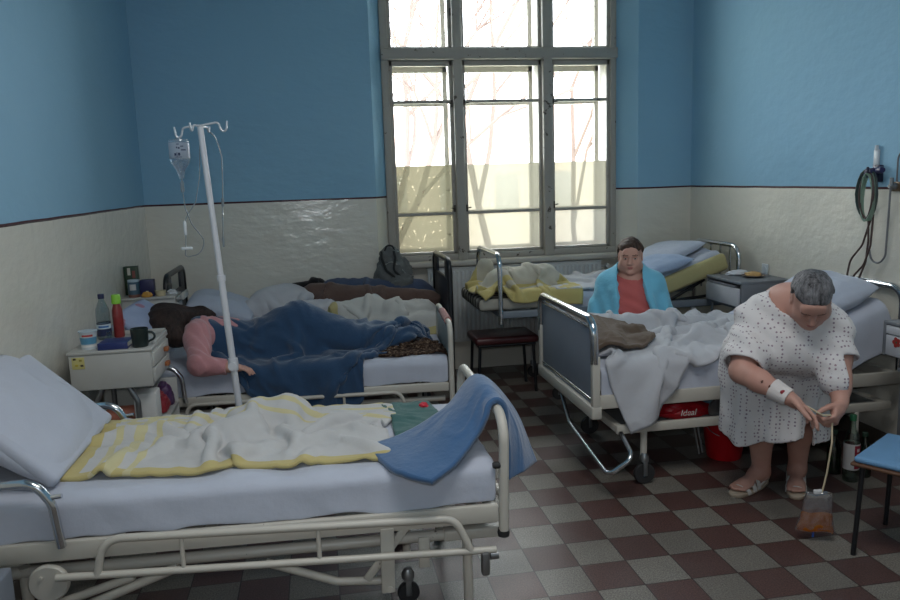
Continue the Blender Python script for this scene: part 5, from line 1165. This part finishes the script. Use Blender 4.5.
class Head:
    def __init__(s, c, F, U, k=1.0):
        s.c = V3(*c); s.F = unit(F); s.U = unit(np.array(U)-np.dot(U, s.F)*s.F); s.R = np.cross(s.F, s.U); s.A = np.stack([s.R, s.F, s.U]); s.k = k
    def p(s, r, f, u): return s.c+s.k*(r*s.R+f*s.F+u*s.U)
    def loc(s, P): return ((P-s.c)@s.A.T)/s.k
    def build(s, S, fat=1.0, eyes_closed=False):
        k = s.k; E = lambda c, r, kk=.015, op='add': S.ell(s.p(*c), np.array(r)*k, s.A, kk*k, op); Cn = lambda a, b, r1, r2, kk=.01, op='add': S.cone(s.p(*a), s.p(*b), r1*k, r2*k, kk*k, op)
        E((0, -.012, .035), (.076, .096, .085), .02); E((0, .03, -.025), (.064*fat, .068, .088), .03); E((0, .045, -.078), (.050*fat, .050, .042), .025)
        for q in (-1, 1):
            E((q*.040, .058, -.034), (.030*fat, .030, .034), .02); E((q*.058*fat, .01, -.07), (.024*fat, .045, .035), .03)
        Cn((-.036, .088, .020), (.036, .088, .020), .013, .013, .015); E((0, .084, .045), (.05, .018, .03), .03)
        for q in (-1, 1):
            E((q*.032, .104, .002), (.018, .014, .011), .012, 'sub'); E((q*.032, .086, .001), (.0135, .0125, .0115), .003)
            Cn((q*.018, .095, .0105), (q*.046, .088, .0085), .005, .0045, .005)
        Cn((0, .095, .008), (0, .114, -.028), .0095, .0125, .010); E((0, .117, -.031), (.0135, .012, .011), .008)
        for q in (-1, 1): E((q*.0125, .105, -.034), (.0085, .010, .0085), .006); E((q*.0065, .112, -.0435), (.004, .006, .004), .003, 'sub')
        E((0, .092, -.060), (.030, .016, .018), .012)
        E((0, .1045, -.0585), (.021, .007, .0042), .005); E((0, .1030, -.0685), (.018, .007, .0052), .005); Cn((-.024, .1, -.0635), (.024, .1, -.0635), .0018, .0018, .002, 'sub')
        E((0, .088, -.098), (.024*fat, .020, .017), .018)
        for q in (-1, 1):
            E((q*.079, -.006, -.002), (.009, .019, .031), .006); E((q*.088, -.002, .002), (.007, .010, .018), .004, 'sub'); E((q*.080, .004, -.026), (.007, .008, .010), .006)
        return s
    def slot(s, P, closed=False):
        q = s.loc(P); r, f, u = np.abs(q[:, 0]), q[:, 1], q[:, 2]; o = np.zeros(len(P), int); near = (np.linalg.norm(q, axis=1) < .17) & (f > .07)
        o[near & (((r/.0215)**2+((u+.0595)/.0042)**2 < 1) | ((r/.018)**2+((u+.0675)/.0052)**2 < 1)) & (f > .092)] = 1
        br = near & (np.abs(u-.0265-.10*(r-.034)*(r < .034)+.14*np.maximum(0, r-.04)) < .0042) & (r > .014) & (r < .052) & (f > .07); o[br] = 2
        ey = near & (((r-.032)/.0115)**2+((u-.0005)/.0052)**2 < 1) & (f > .082)
        if not closed: o[ey] = 4; o[near & (((r-.032)**2+(u-.001)**2) < .0056**2) & (f > .082)] = 3
        else: o[near & (((r-.032)/.013)**2+((u+.0055)/.0022)**2 < 1) & (f > .080)] = 3
        return o
def hand(S, wrist, d, n, side, curl=(.5, .5, .55, .6), spread=.05, k=1.0, thumb=(.9, .3), r0=.0088):
    """wrist, finger direction d, palm normal n, side: thumb side vector"""
    w = V3(*wrist); d = unit(d); n = unit(np.array(n)-np.dot(n, d)*d); s = np.cross(d, n); s = s*np.sign(np.dot(s, side)); A = np.stack([s, d, n]); nails = []
    S.ell(w+d*.045*k, V3(.040, .050, .0155)*k, A, .012); S.ell(w+d*.05*k+n*.008*k, V3(.030, .036, .013)*k, A, .012)
    S.cone(w-d*.01*k, w+d*.03*k, .027*k, .026*k, .02)
    L = [(.040, .025, .020), (.044, .028, .021), (.041, .026, .020), (.032, .020, .018)]
    for i in range(4):
        lat = (.0285-.019*i)*k; b = w+d*(.084-.004*abs(i-1.2))*k+s*lat; a = 0; dirv = unit(d+s*spread*(1.5-i)); p = b-dirv*.018*k; pts = [p, b]
        for j in range(3):
            a += curl[i]*(1.0 if j == 0 else 1.15 if j == 1 else .7); v = dirv*math.cos(a)+n*math.sin(a); b = b+v*L[i][j]*k; pts.append(b)
        rr = [r0*1.08*k, r0*1.06*k, r0*.98*k, r0*.92*k, r0*.78*k]; S.chain(pts, rr, .0035)
        for q in (2, 3): S.ell(pts[q], V3(1, 1, 1)*rr[q]*1.10, None, .003)
    t0 = w+d*.022*k+s*.026*k; v1 = unit(d*math.cos(thumb[0])+s*math.sin(thumb[0])+n*thumb[1]); t1 = t0+v1*.042*k; v2 = unit(v1+d*.45+n*.15); t2 = t1+v2*.032*k; t3 = t2+unit(v2+d*.2)*.024*k
    S.chain([t0-v1*.012*k, t1, t2, t3], [.015*k, .0118*k, .0105*k, .0085*k], .006)
def foot(S, ankle, heel, toe, k=1.0):
    heel, toe = V3(*heel), V3(*toe); d = unit(toe-heel); s = V3(-d[1], d[0], 0); up = V3(0, 0, 1); Lf = np.linalg.norm(toe-heel)
    S.ell(heel+d*.035+up*.035, V3(.033, .042, .034), np.stack([s, d, up]), .02); S.cone(V3(*ankle), heel+d*.075+up*.05, .042, .038, .03)
    S.cone(heel+d*.06+up*.045, heel+d*Lf*.68+up*.030, .036, .028, .03); S.ell(heel+d*Lf*.68+up*.026, V3(.046, .05, .022), np.stack([s, d, up]), .02)
    for i in range(5):
        lat = (i-2)*.0175; ln = (.0, .016, .012, .006, -.006)[i] if True else 0; b = heel+d*(Lf*.76)+s*lat+up*.022
        S.cone(b, b+d*(.045+ln)-up*.006, .0115 if i else .0135, .0095 if i else .0125, .006)
# ---------------- standing woman in the patterned gown
W = thing('person', 'person with short grey hair in a patterned white gown, bending over a drainage bag', 'person', (2.36, 3.5, 0))
Fh = unit((-.45, -.89, 0)); Sh = V3(.89, -.45, 0)
hc = V3(2.185, 3.085, 1.112); pt_ = R(47)
H1 = Head(hc, Fh*math.cos(pt_)+V3(0, 0, -math.sin(pt_)), V3(0, 0, 1)*math.cos(pt_)+Fh*math.sin(pt_), 1.0)
S = SDF((1.70, 2.80, 0.0), (2.75, 3.85, 1.28), .0052)
S.chain([(2.30, 3.48, .74), (2.27, 3.40, .88), (2.215, 3.28, 1.00)], [.17, .18, .16], .06)
neckb = V3(2.20, 3.21, 1.075)
S.chain([(2.215, 3.28, 1.0), neckb, H1.p(0, -.035, -.03)], [.12, .075, .062], .04)
H1.build(S, 1.14)
S.cone(H1.p(0, .03, -.08), neckb-V3(0, 0, .03), .045, .06, .04)       # double chin
shR, shL = V3(2.045, 3.31, .955), V3(2.36, 3.16, .935); elR, wrR = V3(1.905, 3.17, .775), V3(2.015, 2.985, .695); elL, wrL = V3(2.325, 3.06, .735), V3(2.285, 2.99, .640)
for a, b in ((shR, V3(2.2, 3.25, 1.0)), (shL, V3(2.22, 3.23, 1.0))): S.cone(a, b, .075, .09, .05)
S.chain([shR, shR*.45+elR*.55, elR], [.078, .068, .058], .03); S.chain([elR, elR*.6+wrR*.4, wrR], [.056, .052, .031], .02)
S.chain([shL, shL*.45+elL*.55, elL], [.074, .064, .054], .03); S.chain([elL, elL*.6+wrL*.4, wrL], [.052, .048, .031], .02)
hd = unit((.085, -.045, -.062)); hand(S, wrR, hd, (-.30, -.10, -.9), (.5, -.75, .2), (.32, .30, .34, .36), .16, 1.12, (.75, .35))
hl = unit((-.06, -.045, -.075)); hand(S, wrL, hl, (-.75, .35, -.3), (-.3, -.8, .3), (.95, 1.0, 1.0, .95), .02, 1.12, (.6, .75))
kneeR, kneeL = V3(2.26, 3.55, .42), V3(2.47, 3.52, .42); ankR, ankL = V3(2.285, 3.585, .085), V3(2.50, 3.585, .085)
S.chain([(2.24, 3.50, .72), kneeR, kneeR*.65+ankR*.35+V3(.0, .015, 0), ankR], [.125, .075, .066, .043], .04)
S.chain([(2.38, 3.47, .72), kneeL, kneeL*.65+ankL*.35+V3(.0, .015, 0), ankL], [.125, .075, .066, .043], .04)
foot(S, ankR, (2.315, 3.615, .022), (2.09, 3.505, .022)); foot(S, ankL, (2.515, 3.62, .022), (2.375, 3.405, .022))
def slot1(P):
    return H1.slot(P, True)
body_obj('body', S, [M_SKIN, M_LIP, M_BROW, M_BROW, M_EYEW], W, slot=slot1, smooth=2)
def hair(H, mat, parent, thick=.010, line=.062, back=-.075, seed=1, amp=.004, h=.0045, ear=True, fr=.05):
    c = H.p(0, -.01, .03); S2 = SDF(c-.16, c+.16, h)
    S2.ell(H.p(0, -.014, .037), V3(.078+thick, .098+thick, .086+thick)*H.k, H.A, 0)
    S2.ell(H.p(0, -.05, -.02), V3(.066+thick*.7, .058+thick, .07)*H.k, H.A, .02)
    G = S2.grid(); q = ((G-H.c)@H.A.T)/H.k; r, f, u = np.abs(q[..., 0]), q[..., 1], q[..., 2]
    S2.F += amp*nz3(G, 55, seed)+amp*.7*nz3(G, 140, seed+3)
    # hairline: face, around the ears and the nape stay clear
    d1 = np.minimum(f-(-.005+.0*r), (line+.010*np.cos(r*60))-u)      # in front and below the line
    side = np.minimum(f-(-.02), (fr-.0)-u); d2 = np.minimum(back-u, 1e9*np.ones_like(u)*0+.5)
    clear = np.maximum(np.maximum(d1, np.minimum(np.minimum(f+.03-(u+.0)*.25, .03-u), 1)), d2)
    S2.F = np.maximum(S2.F, clear.astype(np.float32))
    return body_obj('hair', S2, [mat], parent, smooth=1)
hair(H1, hair_mat('hair_grey', (38, 37, 40), (138, 138, 142), 70), W, .011, .068, -.085, 4, .0035)
# gown: a hollow shell round the body
def gown_mat():
    t = NT('gown_cotton'); o = t.obj(); v = t.n('ShaderNodeTexVoronoi'); v.inputs['Scale'].default_value = 52; v.inputs['Randomness'].default_value = .3; t.l(o, v.inputs['Vector'])
    f = t.math('LESS_THAN', v.outputs['Distance'], .26); hue = t.noise(30, 1, .5, o)
    c = t.mix(hue, lin((96, 98, 122)), lin((150, 112, 126))); base = t.mix(t.noise(5, 3, .5, o), lin((206, 203, 204)), lin((222, 219, 220)))
    col = t.mix(t.math('MULTIPLY', f, .85), base, c)
    t.bsdf(col, .9, 0, t.bump(t.noise(30, 4, .6, o), .3, .01), .15, Sheen_Weight=.1); return t.m
G = SDF((1.72, 2.85, .28), (2.80, 3.90, 1.24), .0066)
A1 = np.stack([Sh, Fh*-1, V3(0, 0, 1)])
G.ell((2.29, 3.47, .76), (.25, .20, .24), A1, .06); G.ell((2.255, 3.37, .86), (.235, .20, .19), A1, .08); G.ell((2.21, 3.27, .985), (.205, .155, .15), A1, .07)
G.chain([(2.045, 3.32, .985), (2.19, 3.25, 1.04), (2.355, 3.17, .965)], [.082, .10, .08], .06)
G.chain([(2.10, 3.24, .86), (2.33, 3.20, .84)], [.12, .12], .06)
for p0, p1 in (((2.14, 3.50, .72), (2.13, 3.48, .28)), ((2.42, 3.46, .72), (2.44, 3.44, .28)), ((2.29, 3.42, .72), (2.28, 3.38, .28)), ((2.30, 3.56, .72), (2.30, 3.58, .28))): G.cone(p0, p1, .135, .125, .10)
G.chain([shR+V3(0, 0, .01), shR*.35+elR*.65, shR*-.02+elR*1.02], [.092, .092, .088], .035); G.chain([shL+V3(0, 0, .01), shL*.4+elL*.6, elL], [.088, .088, .086], .035)
gg = G.grid(); th2 = np.arctan2(gg[..., 1]-3.47, gg[..., 0]-2.29); low = np.clip((.86-gg[..., 2])/.45, 0, 1)
G.F += (low*.011*np.sin(th2*11+nz3(gg, 6, 3)*1.6)+.0045*nz3(gg, 22, 5)+.0025*nz3(gg, 55, 6)).astype(np.float32)
# pull lines from the neck and under the arms
G.F += (.006*np.sin((gg[..., 0]*.8+gg[..., 2]*1.1)*46+2.2*nz3(gg, 9, 8))*np.clip((gg[..., 2]-.72)/.2, 0, 1)).astype(np.float32)
outer = G.F.copy(); inner = outer+.0125
G.F = np.maximum(outer, -inner)
hem = .345+.022*np.sin(th2*3+.6)+.012*np.sin(th2*7)
slit = np.maximum(np.abs(th2+1.35)-.035-(.16*np.clip((.46-gg[..., 2])/.14, 0, 1)), gg[..., 2]-.46)
G.F = np.maximum(G.F, (hem-gg[..., 2]).astype(np.float32)); G.F = np.maximum(G.F, -slit.astype(np.float32)*.35)
def cuff(sh, el, t_):
    ax = unit(el-sh); c = sh+(el-sh)*t_; d = (gg-c)@ax; rad = np.linalg.norm(gg-c-d[..., None]*ax, axis=-1); return np.minimum(d, .13-rad)
G.F = np.maximum(G.F, np.minimum(cuff(shR, elR, .90), (2.035-gg[..., 0])*1.0).astype(np.float32))
G.F = np.maximum(G.F, np.minimum(cuff(shL, elL, .60), (gg[..., 0]-2.315)*1.0).astype(np.float32))
# neckline: a V cut open towards the face
nl = H1.p(0, .02, -.05); nck = np.linalg.norm((gg-(neckb+V3(-.01, -.02, .035)))*V3(1.0, .85, 1.0), axis=-1)-.118
vd = V3(2.17, 3.13, .985); G.F = np.maximum(G.F, -nck.astype(np.float32))
gn = body_obj('gown', G, [gown_mat()], W, smooth=2)
# buttons down the front are hidden by the fold; the wrist dressing shows
ax = unit(wrR-elR); c0_ = wrR-ax*.035
part('wrist_bandage', MB().tube([tuple(c0_-ax*.035), tuple(c0_+ax*.005), tuple(c0_+ax*.045)], [.050, .045, .041], 24), cloth_mat('gauze', (214, 208, 206), 300, .4), W, label='white gauze dressing on the wrist')
part('plaster_spot', blob(tuple(c0_+V3(-.012, -.041, .014)), (.012, .006, .009), 3, .2, 1), simple('blood_red', (150, 50, 60), .6), W)
for k, t_ in enumerate((.42, .62)): q = elR*(1-t_)+wrR*t_; part('bruise', blob(tuple(q+V3(-.018, -.046+.006*k, .012)), (.011, .006, .008), 5+k, .25, 1), simple('bruise_dark', (92, 54, 44), .6), W)
M_SAND = simple('sandal_white', (206, 202, 198), .45); M_SOLE = simple('sandal_sole', (176, 160, 142), .6)
def sandal(heel, toe, ank):
    heel, toe = V3(*heel), V3(*toe); d = unit(toe-heel); s = V3(-d[1], d[0], 0); Lf = np.linalg.norm(toe-heel); mb = MB(); n = 36; vs = []
    for zz, gr in ((0, .0), (.006, .004), (.018, .004), (.022, .0)):
        for k in range(n):
            a = 6.283*k/n; t_ = math.cos(a); wd = (.044+.010*max(0, t_)-.004*max(0, -t_))*math.copysign(abs(math.sin(a))**.75, math.sin(a))
            p = heel+d*(Lf*.5+t_*(Lf*.5+.026+gr))+s*(wd+gr*math.copysign(1, wd)); vs.append((p[0], p[1], zz))
    fs = [[j*n+k, j*n+(k+1) % n, (j+1)*n+(k+1) % n, (j+1)*n+k] for j in range(3) for k in range(n)]+[list(range(n))[::-1], list(range(3*n, 4*n))]
    mb.add(vs, fs); so2 = part('sandal', mb, M_SOLE, W)
    for t_, hh, ww in ((.80, .050, .050), (.60, .066, .049), (.42, .084, .044)):
        c = heel+d*Lf*t_; pts = []; mb2 = MB(); vs = []
        for k in range(15):
            a = math.pi*k/14
            for dd in (-.014, .014):
                for rr in (0, .004): p = c+d*(dd+(.010 if t_ > .7 else 0)*math.sin(a))+s*math.cos(a)*(ww+rr)+V3(0, 0, 1)*(.012+math.sin(a)*(hh-.012+rr)); vs.append(tuple(p))
        for k in range(14):
            b = k*4; e = b+4
            for q0, q1 in ((0, 1), (1, 3), (3, 2), (2, 0)): mb2.f.append([b+q0, b+q1, e+q1, e+q0]); mb2.mi.append(0); mb2.sm.append(True)
        mb2.v = vs; part('strap', mb2, M_SAND, so2)
    a0 = heel+d*Lf*.42
    part('heel_strap', MB().tube(fillet([tuple(a0+s*.045+V3(0, 0, .03)), tuple(heel+s*.043+V3(0, 0, .055)), tuple(heel-d*.012+V3(0, 0, .065)), tuple(heel-s*.043+V3(0, 0, .055)), tuple(a0-s*.045+V3(0, 0, .03))], .03), .005, 8), M_SAND, so2)
sandal((2.315, 3.615, 0), (2.09, 3.505, 0), ankR); sandal((2.515, 3.62, 0), (2.375, 3.405, 0), ankL)
# ---------------- drainage bag hanging from her hand
gx_, gy_ = 2.205, 2.955
dg_ = thing('drainage_bag', 'clear drainage bag half full of amber fluid hanging from her hand by a tube', 'bag', (2.17, 2.95, .03))
Mbg = Matrix.Translation((2.175, 2.965, .135)) @ Matrix.Rotation(R(-24), 4, 'Z') @ Matrix.Rotation(R(4), 4, 'Y')
def bagshape(w0, w1, z0, z1, th, n=18):
    mb = MB()
    for s in (1, -1):
        vs = []
        for i in range(n+1):
            for j in range(n+1):
                u, v = 2*i/n-1, j/n; w_ = w0+(w1-w0)*v; e = (1-abs(u)**3)**.6*(1-abs(2*v-1)**5)**.6*(1-.55*v)
                nz_ = .3*noise.noise(Vector((u*3, v*4, s*3)))
                vs.append(Mbg@Vector((u*w_/2*(1+.04*math.sin(v*9)), s*th*e*(1+nz_), z0+(z1-z0)*v+.006*math.sin(u*3))))
        fs = [[i*(n+1)+j, (i+1)*(n+1)+j, (i+1)*(n+1)+j+1, i*(n+1)+j+1] for i in range(n) for j in range(n)]
        mb.add(vs, fs if s < 0 else [f[::-1] for f in fs])
    return mb
def weld(o): bm = bmesh.new(); bm.from_mesh(o.data); bmesh.ops.remove_doubles(bm, verts=bm.verts, dist=.0006); bm.to_mesh(o.data); bm.free(); return o
weld(part('pouch', bagshape(.165, .105, -.095, .105, .024), thin_glass('bag_film', (242, 242, 246), .8, .14, (235, 235, 240)), dg_))
def amber():
    t = NT('amber_fluid'); tr = t.n('ShaderNodeBsdfTransparent'); tr.inputs[0].default_value = lin((244, 176, 84))+(1,); d = t.n('ShaderNodeBsdfTranslucent'); d.inputs[0].default_value = lin((236, 160, 66))+(1,)
    df = t.n('ShaderNodeBsdfDiffuse'); df.inputs[0].default_value = lin((228, 152, 66))+(1,); a_ = t.n('ShaderNodeAddShader'); m_ = t.n('ShaderNodeMixShader'); m_.inputs[0].default_value = .5; m2 = t.n('ShaderNodeMixShader'); m2.inputs[0].default_value = .5
    t.l(d.outputs[0], m_.inputs[1]); t.l(df.outputs[0], m_.inputs[2]); t.l(tr.outputs[0], m2.inputs[1]); t.l(m_.outputs[0], m2.inputs[2]); t.l(m2.outputs[0], t.out.inputs[0]); return t.m
weld(part('fluid', bagshape(.156, .126, -.089, .005, .0225), amber(), dg_))
part('outlet_valve', MB().tube([tuple(Mbg@Vector((-.005, 0, -.093))), tuple(Mbg@Vector((-.005, 0, -.116)))], .005, 10), simple('valve_blue', (50, 90, 170), .4), dg_)
part('clip', MB().box((2.155, 2.955, .230), (2.195, 2.972, .250), .004), simple('clip_white', (220, 220, 222), .4), dg_)
gh = wrL+hl*.08
part('tube', MB().tube(fillet([tuple(Mbg@Vector((.01, 0, .098))), (2.205, 2.95, .33), (2.212, 2.935, .48), tuple(gh+V3(-.02, -.006, -.03)), tuple(gh+V3(-.02, -.01, .02)), (2.15, 2.925, .615), (2.105, 2.93, .645), (2.06, 2.95, .67), (2.01, 2.97, .665)], .04), .0042, 10), simple('tube_cream', (206, 190, 160), .4), dg_)
# ---------------- seated woman between the beds
st2 = thing('stool', 'stool under the seated person in the blue robe', 'stool', (2.22, 5.16, 0))
part('seat', MB().box((2.02, 4.98, .40), (2.42, 5.36, .44), .015, seg=3), MATS['red_vinyl'], st2)
for x in (2.06, 2.38):
    for y_ in (5.02, 5.32): part('leg', MB().tube([(x, y_, .40), (x, y_, 0)], .012), M_BLACKT, st2)
P2 = thing('person', 'person in a blue robe and salmon shirt seated between the two right beds', 'person', (2.22, 5.15, 0))
F2 = unit((-.40, -.92, 0)); S2v = V3(.92, -.40, 0); up = V3(0, 0, 1)
def sp(r, f, u, c=V3(2.215, 5.19, 0)): return c+S2v*r+F2*f+up*u
H2 = Head(sp(0, .03, 1.108), F2*.995-up*.09, up, 1.02)
B2 = SDF((1.86, 4.56, 0), (2.58, 5.5, 1.27), .0045)
B2.chain([sp(0, 0, .55), sp(0, .02, .72), sp(0, .0, .86), sp(0, -.005, .95)], [.155, .15, .125, .09], .06)
B2.chain([sp(0, -.005, .95), H2.p(0, -.02, -.05)], [.068, .058], .03); H2.build(B2, 1.06)
for q in (-1, 1):
    sh_ = sp(q*.145, -.01, .89); el_ = sp(q*.205, .02, .66); wr_ = sp(q*.13, .19, .60)
    B2.cone(sp(0, -.01, .90), sh_, .075, .062, .04); B2.chain([sh_, el_], [.058, .045], .02); B2.chain([el_, wr_], [.044, .03], .02)
    hand(B2, wr_, F2*.7-S2v*q*.5-up*.35, -up, -S2v*q, (.45, .45, .5, .5), .05, .95)
    kn = sp(q*.12, .42, .485); B2.chain([sp(q*.09, .05, .52), kn], [.11, .075], .04); B2.chain([kn, sp(q*.12, .36, .09)], [.07, .045], .03); foot(B2, sp(q*.12, .36, .085), sp(q*.12, .31, .022), sp(q*.13, .55, .022))
body_obj('body', B2, [M_SKIN2, M_LIP, M_BROW, M_EYE, M_EYEW], P2, slot=lambda P: H2.slot(P), smooth=2)
hair(H2, hair_mat('hair_brown', (40, 30, 26), (92, 70, 58), 60), P2, .012, .060, -.06, 9, .004)
T2 = SDF((1.80, 4.85, .46), (2.62, 5.48, 1.05), .006)
T2.chain([sp(0, .02, .50), sp(0, .025, .70), sp(0, .01, .84), sp(0, 0, .92)], [.175, .175, .148, .105], .06)
for q in (-1, 1): T2.chain([sp(0, -.01, .89), sp(q*.145, -.01, .885), sp(q*.17, .0, .80)], [.085, .068, .062], .04)
g2 = T2.grid(); T2.F += (.005*nz3(g2, 16, 3)+.003*nz3(g2, 45, 4)+.004*np.sin((g2[..., 2]*1.0+g2[..., 0]*.5)*70+2*nz3(g2, 10, 5))).astype(np.float32)
o_ = T2.F.copy(); T2.F = np.maximum(o_, -(o_+.013)); nk = np.linalg.norm((g2-sp(0, .035, .985))*V3(1, 1, .8), axis=-1)-.090; T2.F = np.maximum(T2.F, -nk.astype(np.float32)); T2.cut(sp(0, 0, .49), -up)
body_obj('shirt', T2, [cloth_mat('salmon_shirt', (198, 104, 102), 320, .4, var=.12)], P2, smooth=2)
Rb2 = SDF((1.72, 4.82, .44), (2.72, 5.56, 1.10), .0062)
Rb2.chain([sp(0, -.02, .48), sp(0, -.015, .70), sp(0, -.02, .86), sp(0, -.03, .96)], [.225, .225, .195, .12], .06)
for q in (-1, 1):
    Rb2.chain([sp(0, -.02, .925), sp(q*.150, -.02, .905), sp(q*.222, .02, .70), sp(q*.235, .07, .60), sp(q*.20, .16, .55)], [.10, .085, .084, .082, .07], .045)
g3 = Rb2.grid(); q3 = (g3-V3(2.215, 5.19, 0)); rr_ = q3@S2v; ff_ = q3@F2; uu_ = g3[..., 2]
Rb2.F += (.008*np.sin((rr_*np.sign(rr_)*1.0-.25*uu_)*62+1.8*nz3(g3, 8, 2))*np.clip((.95-uu_)*4, 0, 1)+.004*nz3(g3, 26, 7)+.002*nz3(g3, 60, 8)).astype(np.float32)
o_ = Rb2.F.copy(); Rb2.F = np.maximum(o_, -(o_+.017))
wL = .092+.0*uu_; wR = .085+np.clip(.96-uu_, 0, .4)*.36
opening = np.maximum(np.maximum(-rr_-wL, rr_-wR), -.0-ff_); Rb2.F = np.maximum(Rb2.F, -opening.astype(np.float32))
nk = np.linalg.norm(g3-sp(0, .0, 1.015), axis=-1)-.092; Rb2.F = np.maximum(Rb2.F, -nk.astype(np.float32)); Rb2.cut(sp(0, 0, .47), -up)
for q in (-1, 1):                                                     # folded collar edges
    pts = [sp(q*.070, -.06, .995), sp(q*.088, .0, .975)]+[sp(q*(.094 if q < 0 else .088+(.96-u_)*.36), f_, u_) for u_, f_ in ((.90, .105), (.82, .155), (.70, .180), (.60, .185), (.50, .18))]
    Rb2.chain(pts, [.018, .022, .024, .026, .026, .024, .022], .012)
body_obj('robe', Rb2, [cloth_mat('sky_blue_robe', (122, 198, 228), 240, .5, var=.1, sheen=.3)], P2, smooth=1)
# ---------------- sleeper in the middle bed
P3 = thing('person', 'person with dark hair and pink sweater asleep under the dark blue blanket', 'person', (-.4, 4.9, .62))
F3 = unit((.25, .9, .15)); U3 = unit((-.93, .12, .30)); H3 = Head((-.90, 4.97, .875), F3, U3, 1.0)
B3 = SDF((-1.2, 4.36, .60), (.78, 5.2, 1.02), .0075)
for a_, b_, r1, r2 in SL: B3.cone(a_, b_, r1-.03, r2-.03, .05)
B3.chain([(-.70, 4.93, .80), H3.p(0, -.02, -.05)], [.075, .055], .04); H3.build(B3, 1.0)
shA, elA, wrA = V3(-.76, 4.80, .80), V3(-.72, 4.53, .675), V3(-.545, 4.50, .655)
B3.chain([shA, elA], [.062, .045], .03); B3.chain([elA, wrA], [.044, .03], .02); hand(B3, wrA, (1, -.1, -.1), (0, 0, -1), (0, 1, 0), (.4, .4, .4, .4), .06, .95)
body_obj('body', B3, [M_SKIN2, M_LIP, M_BROW, M_BROW, M_EYEW], P3, slot=lambda P: H3.slot(P, True), smooth=2)
S3 = SDF((-1.0, 4.38, .60), (-.1, 5.2, 1.02), .0065)
S3.chain([(-.74, 4.93, .755), (-.45, 4.93, .72), (-.3, 4.93, .70)], [.135, .128, .11], .05); S3.chain([(-.78, 4.9, .80), shA, elA, wrA+V3(-.02, 0, 0)], [.085, .076, .060, .046], .045)
g4 = S3.grid(); S3.F += (.006*nz3(g4, 18, 1)+.003*nz3(g4, 50, 2)+.004*np.sin((g4[..., 0]+g4[..., 1])*80+2.5*nz3(g4, 12, 4))).astype(np.float32)
o_ = S3.F.copy(); S3.F = np.maximum(o_, -(o_+.016)); S3.cut((-.52, 0, 0), (1, 0, 0)); S3.F = np.maximum(S3.F, -(np.linalg.norm(g4-V3(-.86, 4.95, .85), axis=-1)-.085).astype(np.float32))
wc = np.minimum((g4-wrA)@unit(wrA-elA)+.02, .08-np.linalg.norm(g4-wrA, axis=-1)); S3.F = np.maximum(S3.F, wc.astype(np.float32))
body_obj('sweater', S3, [cloth_mat('pink_sweater', (196, 140, 144), 160, .6, var=.1, sheen=.3)], P3, smooth=1)
HS = SDF((-1.25, 4.7, .62), (-.55, 5.25, 1.06), .007)
HS.ell(H3.p(0, -.02, .03), (.105, .125, .11), H3.A, 0); HS.chain([H3.p(.0, -.10, .02), (-.90, 4.84, .80), (-.78, 4.80, .765)], [.075, .062, .03], .05); HS.chain([H3.p(0, -.03, .09), (-.99, 4.92, .87), (-1.0, 4.82, .82)], [.08, .07, .04], .05)
HS.chain([H3.p(.03, -.05, -.02), (-.74, 4.98, .885), (-.62, 5.0, .90)], [.08, .05, .02], .05)
g5 = HS.grid(); HS.F += (.010*nz3(g5, 26, 2)+.006*nz3(g5*V3(.4, 1, 1), 90, 3)).astype(np.float32)
fq = (g5-H3.c)@H3.A.T; HS.F = np.maximum(HS.F, np.minimum(fq[..., 1]-.055, .05-fq[..., 2]).astype(np.float32))
body_obj('hair', HS, [hair_mat('hair_dark', (20, 15, 15), (64, 50, 46), 60)], P3, smooth=1)
